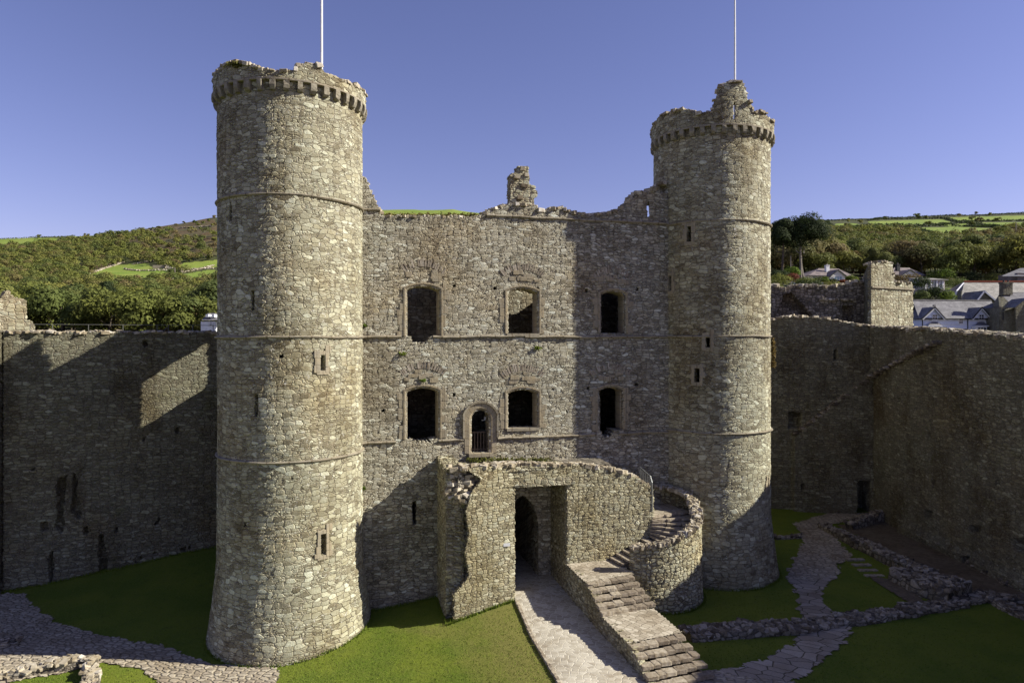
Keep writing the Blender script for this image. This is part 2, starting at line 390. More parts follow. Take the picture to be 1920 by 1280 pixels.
# ------------------------------------------------------------------ gatehouse front
gate = thing('gatehouse', 'ruined square gatehouse of grey brown rubble between the two round towers, with six arched windows', 'gatehouse', tuple(L(0, 0, 0)))
tp = [(640, 330), (683, 330), (690, 340), (697, 365), (705, 378), (712, 393), (716, 404), (800, 405), (905, 405), (908, 401), (916, 396), (925, 392), (940, 388), (955, 383), (1005, 386), (1012, 395), (1040, 391), (1052, 389), (1066, 396), (1082, 401), (1120, 402), (1150, 398), (1172, 389), (1178, 378), (1186, 371), (1195, 360), (1210, 360), (1228, 354), (1240, 344), (1300, 340)]
tps = np.array([pl(*p) for p in tp])
u = grid(-8.6, 10.2, .05); z = grid(0, 21.4, .05)
top = np.interp(u, tps[:, 0], tps[:, 1]) + blocky(u, .07, .3, 1)
uc, zc = centres(u, z)
solid = zc < ((top[1:]+top[:-1])/2)[:, None]
def arched(s0, s1, z0, z1, rise):
    """arched opening test; z1 = crown"""
    m = (s0+s1)/2; hw = (s1-s0)/2
    Rr = (hw*hw+rise*rise)/(2*rise)
    zt = z1-Rr+np.sqrt(np.maximum(Rr*Rr-(uc-m)**2, 0))
    return (uc > s0) & (uc < s1) & (zc > z0) & (zc < zt)
WIN = [  # inner opening in photo pixels: left, right, crown, sill ; broken sill polygon
    (763, 824, 536, 630, [(766, 624), (808, 624), (802, 643), (776, 643)]),
    (953, 1008, 541, 626, None), (1127, 1172, 546, 625, None),
    (763, 822, 727, 822, [(768, 818), (812, 818), (805, 828), (776, 828)]),
    (953, 1008, 730, 803, None), (1123, 1167, 726, 806, [(1125, 800), (1152, 800), (1145, 819), (1130, 817)])]
wins = []
for l, r_, t_, b_, br in WIN:
    s0, zt = pl(l, t_); s1, _ = pl(r_, t_); _, zb = pl((l+r_)/2, b_); _, zt = pl((l+r_)/2, t_)
    wins.append((s0, s1, zb, zt)); solid &= ~arched(s0, s1, zb, zt, .2)
    if br: solid &= ~inpoly(uc+.05*np.sin(zc*40), zc+.05*np.sin(uc*31), [pl(*p) for p in br])
ds0, dzt = pl(884.5, 769); ds1, _ = pl(917.5, 769); _, dzb = pl(900, 849)
solid &= ~arched(ds0, ds1, dzb, dzt, (ds1-ds0)/2)
# gate passage behind the porch, pointed
m_ = .55; hw_ = .85
ptop = 3.9 + 1.6*np.maximum(1-(np.abs(uc-m_)/hw_)**1.7, 0)**.6
solid &= ~((np.abs(uc-m_) < hw_) & (zc < ptop))
sl0, _ = pl(773.5, 940); sl1, _ = pl(781.5, 940); _, z1_ = pl(777, 940); _, z0_ = pl(777, 983)
solid &= ~((uc > sl0) & (uc < sl1) & (zc > z0_) & (zc < z1_))
sa0, za1 = pl(1213, 379); sa1, _ = pl(1216.5, 379); _, za0 = pl(1214, 407)
solid &= ~((uc > sa0) & (uc < sa1) & (zc > za0) & (zc < za1))
def holes(pxs, size=.12):
    global solid
    for px, py in pxs:
        s_, zz = pl(px, py); solid &= ~((np.abs(uc-s_) < size*.6) & (np.abs(zc-zz) < size*.6))
holes([(851, 536), (929, 541), (1009, 541), (1100, 545), (1195, 541), (851, 740), (1036, 730), (1103, 728), (717, 770), (1063, 772), (1193, 720)])
maskwall('facade_wall', facpos, u, z, solid, .95, M['facade'], gate, splay=((sa0+sa1)/2, .12, za0-.05, za1+.05, .52))
def arch_pts(s0, s1, zb, zt, rise, n=14):
    m = (s0+s1)/2; hw = (s1-s0)/2; rise = min(rise, hw); Rr = (hw*hw+rise*rise)/(2*rise); cz = zt-Rr
    a0 = math.asin(min(1, hw/Rr)); P = [(s0, zb)]
    for k in range(n+1):
        a = -a0+2*a0*k/n; P.append((m+Rr*math.sin(a), cz+Rr*math.cos(a)))
    P.append((s1, zb)); return P
def frame(name, rows, mat, parent, posf=None, ends=True):
    """rows: list of (outline points, depth) lofted in order"""
    posf = posf or facpos
    V = []; UV = []; n = len(rows[0][0]); vv = 0
    for k, (P, d) in enumerate(rows):
        P = np.array(P); V.append(posf(P[:, 0], P[:, 1], np.full(n, d)))
        ln = np.concatenate([[0], np.cumsum(np.hypot(*np.diff(P, axis=0).T))])
        if k == 0: ln0 = ln
        UV.append(np.stack([ln0, np.full(n, vv)], -1)); vv += .1
    Q = [[k*n+i, k*n+i+1, (k+1)*n+i+1, (k+1)*n+i] for k in range(len(rows)-1) for i in range(n-1)]
    return mesh(name, np.concatenate(V), np.array(Q)[:, ::-1], mat, parent, uv=np.concatenate(UV))
def grow(s0, s1, zb, zt, rise, g, gb=0): return arch_pts(s0-g, s1+g, zb-gb, zt+g, rise+g*.25)
M['arch'] = island('arch_stone', [(0, (.22, .185, .14)), (.5, (.33, .285, .22)), (1, (.44, .39, .32))])
wl = ['upper left window with a broken sill', 'upper middle window showing light inside', 'upper right window in shadow', 'lower left window with a broken sill', 'lower middle window with a complete sill', 'lower right window in shadow with a broken sill']
for k, (s0, s1, zb, zt) in enumerate(wins):
    f = frame('window', [(grow(s0, s1, zb, zt, .2, .17), .03), (grow(s0, s1, zb, zt, .2, .17), -.04), (grow(s0, s1, zb, zt, .2, .10), -.045), (grow(s0, s1, zb, zt, .2, .08), -.015),
        (grow(s0, s1, zb, zt, .2, .035), 0.0), (grow(s0, s1, zb, zt, .2, .03), .12), (grow(s0, s1, zb, zt, .2, -.04), .22), (grow(s0, s1, zb, zt, .2, -.045), .8)], M['dress'], gate)
    f['label'] = wl[k]
    # relieving arch of thin upright stones and the yellow stone under it
    m = (s0+s1)/2; C = []; S = []; n = 19; Rr = 1.55; cz = zt+.95-Rr
    rr = np.random.default_rng(k)
    for i in range(n):
        a = R(-38+76*i/(n-1)) + rr.normal(0, .01); hgt = rr.uniform(.26, .42)
        if rr.random() < .12: continue
        c = L(m+(Rr+hgt/2)*math.sin(a), .01, cz+(Rr+hgt/2)*math.cos(a)); C.append((c, a, hgt))
    parts = []
    for c, a, hgt in C:
        wv = np.array([*U, 0]); up = np.array([0, 0, 1.])
        ax = wv*math.cos(a)-up*math.sin(a); ay = wv*math.sin(a)+up*math.cos(a)
        parts.append(box8(c, ax*rr.uniform(.03, .05), np.array([*VV, 0])*rr.uniform(.02, .035), ay*hgt/2))
    v, q = join_arrays(parts); mesh('relieving_arch', v, q, M['arch'], f)
    Cs = []; Ss = []
    for i in range(14 if k not in (1, 4) else 20):
        a = rr.uniform(-.62, .62); rad = rr.uniform(1.12, 1.5); Cs.append(L(m+rad*math.sin(a)*1.05, .0, cz+rad*math.cos(a)-.05)); Ss.append((rr.uniform(.2, .5), rr.uniform(.05, .09), rr.uniform(.12, .26)))
    for sd in (-1, 1):
        zz = zb
        while zz < zt-.2:
            hh = rr.uniform(.22, .45); wd = rr.uniform(.1, .34); Cs.append(L((s0 if sd < 0 else s1)+sd*(.17+wd/2), 0.01, zz+hh/2)); Ss.append((wd, rr.uniform(.05, .08), hh*.95)); zz += hh
    for c_, s_ in zip(Cs, Ss):
        if rr.random() < .3: continue
        stones([c_], [s_], math.atan2(U[1], U[0]), M['dress'], 'quoin_stone', f, jit=.12, tilt=.015)
    if k in (1, 4):
        v, q = box8(L(m, .12, zb-.04), np.array([*U, 0])*((s1-s0)/2 + .08)*(1 if k else .45), np.array([*VV, 0])*.2, (0, 0, .07)); mesh('sill', v, q, M['string'], f, uv=v[:, [0, 2]])
# doorway with hood mould
door = frame('doorway', [(grow(ds0, ds1, dzb, dzt, .5, .36), .03), (grow(ds0, ds1, dzb, dzt, .5, .36), -.03), (grow(ds0, ds1, dzb, dzt, .5, .12), -.04), (grow(ds0, ds1, dzb, dzt, .5, .0), .06), (grow(ds0, ds1, dzb, dzt, .5, -.01), .8)], M['dress'], gate)
frame('hood_mould', [([(a, b_) if b_ > 8.6 else (a, 8.55) for a, b_ in grow(ds0, ds1, 8.55, dzt, .5, .46)], .02), ([(a, b_) for a, b_ in grow(ds0, ds1, 8.55, dzt, .5, .46)], -.12), ([(a, b_) for a, b_ in grow(ds0, ds1, 8.55, dzt, .5, .37)], -.11), ([(a, b_) for a, b_ in grow(ds0, ds1, 8.55, dzt, .5, .36)], .0)], M['string'], door)
v, q = box8(L((ds0+ds1)/2, .1, dzb-.08), np.array([*U, 0])*.62, np.array([*VV, 0])*.3, (0, 0, .09)); mesh('threshold', v, q, M['dress'], door, uv=v[:, [0, 2]])
bars = [box8(L(x_, .35, dzb+.55), np.array([*U, 0])*.03, np.array([*VV, 0])*.02, (0, 0, .5)) for x_ in np.linspace(ds0+.06, ds1-.06, 6)]
bars += [box8(L((ds0+ds1)/2, .35, zz), np.array([*U, 0])*(ds1-ds0)/2, np.array([*VV, 0])*.025, (0, 0, .03)) for zz in (dzb+.15, dzb+1.0)]
v, q = join_arrays(bars); mesh('barrier', v, q, M['wood'], door)
v, q = join_arrays([box8(L((ds0+ds1)/2+.26, .2, dzt-.45), np.array([*U, 0])*.035, np.array([*VV, 0])*.06, (0, 0, .09)), box8(L((ds0+ds1)/2+.18, .2, dzt-.53), np.array([*U, 0])*.09, np.array([*VV, 0])*.03, (0, 0, .02))]); mesh('lantern', v, q, M['steel'], door)
# string courses, in broken lengths
def string(name, segs, zc_, parent, h=.11, proud=.11, mat='string'):
    parts = []; uvs = []
    for a, b_ in segs:
        n = max(2, int((b_-a)/.15)); s_ = np.linspace(a, b_, n); wob = fbm(s_*2.3, s_*0+zc_, 3)*.09; wz = fbm(s_*.9+40, s_*0+zc_, 3)*.06
        prof = [(.02, .0-h/2), (-proud*.55, -h*.45), (-proud, h*.1), (-proud*.95, h*.4), (.02, h/2+.03)]
        V = np.stack([L(s_, d-(wob if d < 0 else 0), zc_+dz+wz) for d, dz in prof], 1)     # n,5,3
        m = len(prof); Q = np.array([[i*m+k, (i+1)*m+k, (i+1)*m+k+1, i*m+k+1] for i in range(n-1) for k in range(m-1)])
        e = np.array([[0, 1, 2, 3], [0, 3, 4, 4]]); 
        parts.append((V.reshape(-1, 3), Q)); uvs.append(np.stack([np.repeat(s_, m), np.tile(np.arange(m)*.05, n)], -1))
    v, q = join_arrays(parts); return mesh(name, v, q, M[mat], parent, uv=np.concatenate(uvs))
f_ = lambda px, py=632: float(pl(px, py)[0])
string('string_course', [(f_(912), f_(1010)), (f_(1011), f_(1100)), (f_(1101), 9.2)], 19.72, gate)
string('string_course', [(-8, f_(713))], 19.72, gate)
string('string_course', [(-8, f_(752)), (f_(812), f_(900)), (f_(901), f_(964)), (f_(984), f_(1122)), (f_(1123), 9.2)], 13.6, gate)
string('string_course', [(-8, f_(742)), (f_(822), ds0-.42)], 8.48, gate)
string('string_course', [(ds1+.42, f_(1117)), (f_(1160), 9.2)], 8.48, gate)
# inner and side walls, floors, and a top slab added for shade
def simplewall(name, p0, p1, inward, zb, top, thick, mat, parent, step=.12, hole=None, pocket=None, uvo=(0, 0), seed=0, amp=.08, bw=.35):
    pos, ln = plane_pos(p0, p1, inward); n_u = grid(0, ln, step); tv = top(n_u) if callable(top) else np.full(len(n_u), float(top))
    tv = tv + blocky(n_u, amp, bw, seed); zz = grid(zb, float(tv.max())+.01, step); a, b_ = centres(n_u, zz)
    so_ = b_ < ((tv[1:]+tv[:-1])/2)[:, None]
    if hole is not None: so_ &= ~hole(a, b_)
    return maskwall(name, pos, n_u, zz, so_, thick, mat, parent, pocket=pocket, uvo=uvo)
w2 = lambda s, t: tuple(L(s, t)[:2])
# north side wall, seen only by the light it lets through
def ntop(x): return np.where(18-x < 5.3, 21.7, 19.6)
simplewall('side_wall', w2(-12.2, 18), w2(-12.2, 2.5), U, 0, lambda x: np.where(15.5-x+2.5 < 5.2, 21.6, 19.6), .3, M['facade'], gate, .12,
    hole=lambda a, b_: (18-a > 7.3) & (18-a < 9.0) & (b_ > 13.35) & (b_ < 16.0), seed=3)
simplewall('side_wall', w2(14.6, 3), w2(14.6, 18), -U, 0, 18.5, 1.2, M['facade'], gate, .15, seed=4)
simplewall('rear_wall', w2(-12, 9.6), w2(14.4, 9.6), VV, 0, 18.2, 1.2, M['inside'], gate, .15, seed=5, hole=lambda a, b_: (a > 19.5) & (a < 19.75) & (b_ > 13.5) & (b_ < 15.6))
simplewall('cross_wall', w2(-6.6, 1.2), w2(-6.6, 9), U, 0, 13.2, .6, M['inside'], gate, .15, seed=6)
simplewall('cross_wall', w2(4.4, 1.0), w2(4.4, 9), U, 0, 16.6, .8, M['inside'], gate, .15, seed=8)
for zz, s0_, s1_, t0_, t1_ in ((18.6, -3.0, 14.4, 1., 6.7), (18.6, -3., 5.1, 6.7, 9.4), (18.6, 8.2, 14.4, 6.7, 9.4), (12.7, -12, 14.4, 1., 9.4), (7.3, -12, 14.4, 1., 9.4)):
    v, q = box8(L((s0_+s1_)/2, (t0_+t1_)/2, zz), np.array([*U, 0])*(s1_-s0_)/2, np.array([*VV, 0])*(t1_-t0_)/2, (0, 0, .2)); mesh('floor_and_shade_slab', v, q, M['inside'], gate)  # unseen top slab added to darken the windows; its gap admits sun
# chimney stub
ch = thing('chimney_ruin', 'broken chimney stack with a stepped top standing up behind the wall head of the gatehouse', 'chimney', tuple(L(.6, 1.3, 18.8)))
def cpt(px, py): return pl(px, py, 1.3)
cpoly = [(957, 400), (957, 326), (962, 324), (970, 322), (970, 312), (992, 312), (993, 345), (998, 347), (1004, 347), (1003, 355), (1008, 358), (1008, 366), (1003, 372), (1002, 400)]
cs = [cpt(*p) for p in cpoly]
u = grid(min(p[0] for p in cs)-.1, max(p[0] for p in cs)+.1, .045); z = grid(18.8, max(p[1] for p in cs)+.05, .045)
uc, zc = centres(u, z); sd = inpoly(uc, zc, cs)
o = maskwall('stack', lambda a, b_, d: L(a, 1.3+d, b_), u, z, sd, .75, M['lit'], ch, uvo=(20, 3))
cc = []; ss = []
for i in range(5):
    px, py = [(966, 330), (980, 316), (985, 330), (982, 350), (973, 368), (990, 372), (1000, 352), (1003, 362), (996, 380), (978, 384), (962, 345)][i % 11]
    s_, z_ = cpt(px+rng.normal(0, 3), py+rng.normal(0, 4)); cc.append(L(s_, 1.25+rng.uniform(-.02, .12), z_)); ss.append((rng.uniform(.2, .4), rng.uniform(.2, .35), rng.uniform(.12, .22)))
stones(cc, ss, .25, M['rub'], 'projecting_stone', ch, tilt=.08)
# loose stones along the gatehouse wall head
def headstones(name, fn, us, topv, n, mat, parent, size=(.3, .35, .16), dspan=(.05, .7), sink=.02, seed=0):
    r = np.random.default_rng(seed); uu = r.uniform(us[0], us[-1], n); tv = np.interp(uu, us, topv)
    d = r.uniform(*dspan, n); C = fn(uu, tv+sink, d); S = np.stack([r.uniform(.5, 1.3, n)*size[0], r.uniform(.5, 1.3, n)*size[1], r.uniform(.6, 1.5, n)*size[2]], -1)
    return stones(C, S, r.uniform(0, 3.14, n), mat, name, parent)
hu = np.linspace(f_(906), 8.8, 120); headstones('wall_head_stone', facpos, hu, np.interp(hu, tps[:, 0], tps[:, 1])-.02, 240, M['rub'], gate, (.27, .35, .15), seed=2)
hu = np.linspace(f_(690), f_(906), 120); headstones('wall_head_stone', facpos, hu, np.interp(hu, tps[:, 0], tps[:, 1])-.06, 150, M['rub'], gate, (.18, .3, .12), seed=3)

# ------------------------------------------------------------------ round towers
def tower(name, label, C, Rad, basez, rims, top_y, slits, seed, ringz, pole_px, peak_slit=None):
    cx, cy = C; root = thing(name, label, 'round tower', (cx, cy, basez))
    D = math.hypot(cx, cy)
    def ang(px, rad):
        q = (px-960)/F; dx, dy = q, 1.; a = dx*dx+dy*dy; b_ = -2*(dx*cx+dy*cy); c = cx*cx+cy*cy-rad*rad
        disc = b_*b_-4*a*c; k = (-b_-math.sqrt(max(disc, 0)))/(2*a); x, y = k*dx, k*dy
        return math.atan2(x-cx, -(y-cy)), y
    def radius(z):
        h = z-basez; return Rad + .44*np.clip(1-h/3.8, 0, 1)**1.4 + .0*z + .03*np.clip(1-h/9, 0, 1)
    cor0, cor1 = rims
    A = np.linspace(-math.pi, math.pi, int(2*math.pi*Rad/.052)+1); u = A*Rad
    z = grid(basez-.6, cor1, .052); uc, zc = centres(u, z); so_ = np.ones(uc.shape, bool)
    fr = []
    for (px, y0, y1, wpx, surround) in slits:
        a, Y = ang(px, Rad); z1 = E+(632-y0)/F*Y; z0 = E+(632-y1)/F*Y; hw = wpx/2/F*Y/max(.35, math.cos(a-math.atan2(-cx, cy)*-1) if False else .9)
        so_ &= ~((np.abs(uc-a*Rad) < hw) & (zc > z0) & (zc < z1)); fr.append((a, z0, z1, hw, surround))
    def pos(uu, zz, d):
        a = uu/Rad; wob = .035*np.sin(a*3+seed)+.03*fbm(a*4+seed, zz*.4, 2); r_ = radius(zz)+wob-d
        return np.stack([cx+r_*np.sin(a), cy-r_*np.cos(a), zz+0*a], -1)
    maskwall('shaft', pos, u, z, so_, .7, M['tower'], root, closed=True, uvo=(seed*13.7, seed*5.1))
    for a, z0, z1, hw, sur in fr:
        if not sur: continue
        r_ = np.random.default_rng(int(abs(a)*1000)); P = []
        for sdn in (-1, 1):
            zz = z0-.1
            while zz < z1+.1:
                hh = r_.uniform(.2, .35); wd = r_.uniform(.12, .3) if sur else r_.uniform(.06, .14); aa = a+sdn*(hw+wd/2)/Rad
                P.append((pos(np.array([aa*Rad]), np.array([zz+hh/2]), np.array([0.005 if sur else .03]))[0], (wd, .1, hh*.97), aa)); zz += hh
        for zz in (z1+.08, z0-.1): P.append((pos(np.array([a*Rad]), np.array([zz]), np.array([0.03]))[0], (.55 if sur else .3, .1, .18), a))
        stones([p[0] for p in P], [p[1] for p in P], [p[2] for p in P], M['dress'] if sur else M['corbel'], 'arrow_slit', root, jit=.05, tilt=.02)
    for kz in ringz:
        n = 150; aa = np.linspace(-math.pi, math.pi, n); wr = fbm(aa*3+kz, aa*0+seed, 3)*.05; wz = np.interp(aa, [-3.1, 3.1], [0, 0])+fbm(aa*2.2+kz*3, aa*0+1, 2)*.05
        prof = [(-.03, -.07), (.05, -.045), (.09, .01), (.075, .035), (-.03, .06)]
        V = np.stack([np.stack([cx+(radius(kz)+a_+(wr if a_ > 0 else 0))*np.sin(aa), cy-(radius(kz)+a_+(wr if a_ > 0 else 0))*np.cos(aa), kz+b_+wz], -1) for a_, b_ in prof], 1)
        m = len(prof); Q = np.array([[i*m+k, (i+1)*m+k, (i+1)*m+k+1, i*m+k+1] for i in range(n-1) for k in range(m-1)])
        mesh('string_course', V.reshape(-1, 3), Q, M['string'], root, uv=np.stack([np.repeat(aa*Rad, m), np.tile(np.arange(m)*.05, n)], -1), smooth=False)
    # corbels
    nco = 38; base = None
    for k in range(nco):
        a = (k+.5)*2*math.pi/nco; rr_ = Rad+.03; h_ = cor1-cor0
        sx = np.array([math.cos(a), math.sin(a), 0]); sy = np.array([math.sin(a), -math.cos(a), 0]); c0 = np.array([cx, cy, 0])+sy*rr_
        hw = .115*rng.uniform(.8, 1.1); pr = [(-.1, cor1), (.19, cor1), (.19, cor1-.19*h_/.42), (.16, cor1-.31*h_/.42), (.09, cor0+.02), (-.1, cor0-.03)]
        V = [c0+sx*sg*hw+sy*d+np.array([0, 0, zz]) for sg in (-1, 1) for d, zz in pr]
        n = len(pr); T = [[i, (i+1) % n, n+(i+1) % n] for i in range(n)]+[[i, n+(i+1) % n, n+i] for i in range(n)]
        T += [[0, i+1, i] for i in range(1, n-1)]+[[n, n+i, n+i+1] for i in range(1, n-1)]
        V = np.array(V) + rng.normal(0, .01, (2*n, 3))
        if rng.random() < .06: continue
        mesh('corbel', V, np.array(T)[:, ::-1], M['corbel'], root)
    # parapet on the corbels
    Rp = Rad+.15; ta = []; tz = []
    for px, py in top_y:
        a, Y = ang(px, Rp); ta.append(a); tz.append(E+(632-py)/F*Y)
    A = np.linspace(-math.pi, math.pi, int(2*math.pi*Rp/.05)+1); u = A*Rp; tv = np.interp(A, ta, tz)+blocky(A, .05, .09, seed)
    z = grid(cor1+.03, max(tz)+.1, .05); uc, zc = centres(u, z); so_ = zc < ((tv[1:]+tv[:-1])/2)[:, None]
    if peak_slit:
        px0, px1, y0, y1 = peak_slit; a0, Y = ang(px0, Rp); a1, _ = ang(px1, Rp)
        so_ &= ~((uc > a0*Rp) & (uc < a1*Rp) & (zc < E+(632-y0)/F*Y) & (zc > E+(632-y1)/F*Y))
    def ppos(uu, zz, d):
        a = uu/Rp; r_ = Rp+.02*fbm(a*5, zz, 2)-d; return np.stack([cx+r_*np.sin(a), cy-r_*np.cos(a), zz+0*a], -1)
    spl = ((a0+a1)/2*Rp, .12, E+(632-y1)/F*Y-.05, E+(632-y0)/F*Y+.05, .5) if peak_slit else None
    maskwall('parapet', ppos, u, z, so_, .5, M['tower'], root, closed=True, uvo=(seed*3.7, 50), splay=spl)
    aa = np.linspace(-math.pi, math.pi, 150); prof = [(-.3, 0), (.0, 0), (.03, .02), (.035, .08), (-.02, .11)]
    V = np.stack([np.stack([cx+(Rp+a_)*np.sin(aa), cy-(Rp+a_)*np.cos(aa), cor1+b_+0*aa], -1) for a_, b_ in prof], 1); m = 5; n = 150
    Q = np.array([[i*m+k, (i+1)*m+k, (i+1)*m+k+1, i*m+k+1] for i in range(n-1) for k in range(m-1)])
    mesh('moulding', V.reshape(-1, 3), Q, M['string'], root, uv=np.stack([np.repeat(aa*Rad, m), np.tile(np.arange(m)*.05, n)], -1))
    nS = 330; aS = rng.uniform(-math.pi, math.pi, nS); C_ = ppos(aS*Rp, np.interp(aS, A, tv)+.0, rng.uniform(0, .45, nS))
    stones(C_, np.stack([rng.uniform(.12, .34, nS), rng.uniform(.15, .35, nS), rng.uniform(.06, .2, nS)], -1), aS, M['rub'], 'parapet_stone', root)
    # roof inside the parapet
    V = [(cx, cy, cor1)]+[(cx+(Rp-.2)*math.sin(t), cy-(Rp-.2)*math.cos(t), cor1) for t in np.linspace(0, 2*math.pi, 49)[:-1]]
    mesh('roof_floor', V, [[0, 1+i, 1+(i+1) % 48] for i in range(48)], M['inside'], root, uv=np.array(V)[:, :2])
    return root
TL, TR = (-10.28, 32.1), (11.2, 38.7)
lt = tower('round_tower', 'tall round stair tower left of the gatehouse, the nearer and wider of the two', TL, 3.22, 0.0, (23.93, 24.36),
    [(400, 141), (405, 136), (416, 125), (433, 117), (455, 117), (470, 124), (478, 128), (515, 132), (553, 134), (560, 124), (572, 119), (588, 117), (603, 124), (611, 135), (640, 147), (661, 158), (678, 167), (690, 180)],
    [(431, 380, 415, 6, 0), (474, 545, 582, 8, 0), (605, 665, 694, 9, 1), (480, 740, 780, 7, 0), (606, 1000, 1040, 10, 1), (527, 664, 671, 8, 0), (460, 978, 985, 8, 0)], 1, (19.6, 13.6, 8.32), 603)
rt = tower('round_tower', 'round stair tower right of the gatehouse, with a ragged stone peak pierced by a slit', TR, 3.15, .5, (24.1, 24.5),
    [(1217, 250), (1224, 240), (1236, 217), (1255, 210), (1273, 206), (1290, 208), (1306, 212), (1335, 208), (1339, 190), (1345, 180), (1347, 163), (1360, 158), (1374, 153), (1396, 156), (1400, 180), (1406, 192), (1413, 210), (1432, 212), (1440, 218), (1448, 227)],
    [(1292, 424, 453, 8, 1), (1256, 517, 545, 8, 1), (1327, 630, 651, 7, 1), (1307, 690, 716, 9, 1), (1440, 905, 917, 4, 1)], 2, (19.65, 13.65, 8.6), 1378, (1375.5, 1379, 192, 222))
for nm, px, Y, z0, lab, r_ in (('flagpole', 603, 31.2, 23.9, 'white flagpole rising from the top of the left round tower', .06), ('flagpole', 1378, 36.6, 24.2, 'white flagpole rising behind the ragged peak of the right round tower', .055)):
    X = (px-960)/F*Y; fp = thing(nm, lab, 'flagpole', (X, Y, z0), 'flagpoles on the towers')
    tube('pole', [(X, Y, z0), (X, Y, z0+5), (X, Y, z0+9.5)], [r_, r_*.9, r_*.6], M['white'], fp, 10)
    tube('finial', [(X, Y, z0+9.5), (X, Y, z0+9.6), (X, Y, z0+9.68)], [.09, .1, .03], M['white'], fp, 10)
# stub of rusty ivy root hanging at the right tower
# ------------------------------------------------------------------ courtyard ground
GP = np.array([(-10, 28.5, 0), (-13.5, 31, .0), (-7.2, 33, .35), (-3.2, 31, .75), (-3.6, 33, .7), (.12, 32.5, 1.25), (.5, 35, 1.3), (1.6, 24.9, 1.2), (3, 28, 1.2), (6, 24, 1.1), (2.5, 20, 1.15), (7.1, 31.7, .8), (10, 36, .7), (12, 35.2, .65), (20, 51, .7), (26, 50, .7),
    (26, 35, .8), (15, 26, .95), (20, 40, .7), (26, 20, .9), (-27, 36.9, 0.), (-17.5, 41, 1.1), (-22, 39.2, .55), (-20, 28, 0), (-10, 24, -.1), (-5, 25, .3), (-1.5, 27, .75), (-30, 20, 0), (-14, 44, 1.2), (40, 40, .7), (40, 10, .7), (-40, 10, 0), (-40, 45, 0), (0, 0, .8), (0, 60, .8), (30, 62, .7), (-30, 62, .5)])
def _rbf(P):
    d = np.hypot(P[:, None, 0]-P[None, :, 0], P[:, None, 1]-P[None, :, 1]); K = np.sqrt(d*d+4.)
    A = np.block([[K, np.ones((len(P), 1))], [np.ones((1, len(P))), np.zeros((1, 1))]])
    return np.linalg.solve(A, np.concatenate([P[:, 2], [0]]))
_gw = _rbf(GP)
def gz(x, y):
    x = np.asarray(x, float); y = np.asarray(y, float); sh = np.broadcast(x, y).shape
    xf = np.clip(np.broadcast_to(x, sh).ravel(), -42, 42); yf = np.clip(np.broadcast_to(y, sh).ravel(), -5, 62); out = np.full(xf.shape, _gw[-1])
    for k, p in enumerate(GP): out += _gw[k]*np.sqrt((xf-p[0])**2+(yf-p[1])**2+4.)
    out += .05*fbm(xf*.35, yf*.35, 3)
    return out.reshape(sh)
def gp(px, py, dz=0.):
    g = .6
    for _ in range(12):
        Y = (E-g-dz)*F/(py-632); X = (px-960)/F*Y; g = float(gz(X, Y))
    return X, Y, g+dz
a = N('lawn_grass'); tc = a.n('ShaderNodeTexCoord').outputs['Object']
n1 = a.noise(tc, .45, 5., .6).outputs['Fac']; n2 = a.noise(tc, 9., 4., .7).outputs['Fac']; n3 = a.noise(tc, 2.2, 4., .65).outputs['Fac']
c = a.mix(a.rng(n1, .35, .65), (.10, .155, .010), (.165, .205, .016)); c = a.mix(a.rng(n2, .3, .75, 0, .8), c, (.145, .17, .03)); c = a.mix(a.rng(n3, .55, .75, 0, .45), c, (.05, .075, .012))
at_ = a.n('ShaderNodeVertexColor', layer_name='wear'); sp = a.n('ShaderNodeSeparateColor'); a.l(at_.outputs['Color'], sp.inputs[0])
wear = a.rng(a.math('ADD', sp.outputs[0], a.math('ADD', a.math('MULTIPLY', a.math('SUBTRACT', n1, .5), .6), a.math('MULTIPLY', a.math('SUBTRACT', n3, .5), .5))), .0, .85, 0, .85)
c = a.mix(wear, c, (.20, .185, .05)); a.col(c); a.bump(a.math('ADD', n2, a.noise(tc, 40., 3.).outputs['Fac']), .9, .06)
M['grass'] = a.m
gx = grid(-46, 46, .18); gy = grid(-8, 61, .18); GX, GY = np.meshgrid(gx, gy, indexing='ij'); GZ = gz(GX, GY)
lw = [gp(*p)[:2] for p in [(700, 1175), (850, 1165), (962, 1125), (1045, 1290), (900, 1300), (830, 1200)]]
lw2 = [gp(*p)[:2] for p in [(900, 1150), (962, 1122), (1048, 1290), (985, 1300)]]
wr = inpoly(GX, GY, lw)*.45+inpoly(GX, GY, lw2)*.45
for _ in range(6): wr[1:-1, 1:-1] = (wr[1:-1, 1:-1]*2+wr[2:, 1:-1]+wr[:-2, 1:-1]+wr[1:-1, 2:]+wr[1:-1, :-2])/6
nn = np.arange(GX.size).reshape(GX.shape); Q = np.stack([nn[:-1, :-1], nn[1:, :-1], nn[1:, 1:], nn[:-1, 1:]], -1).reshape(-1, 4)
o = mesh('ground', np.stack([GX, GY, GZ], -1), Q, M['grass'], uv=np.stack([GX.ravel(), GY.ravel()], -1), smooth=True, attr={'wear': np.stack([wr.ravel()]*3+[np.ones(wr.size)], -1)})
tag(o, kind='structure')
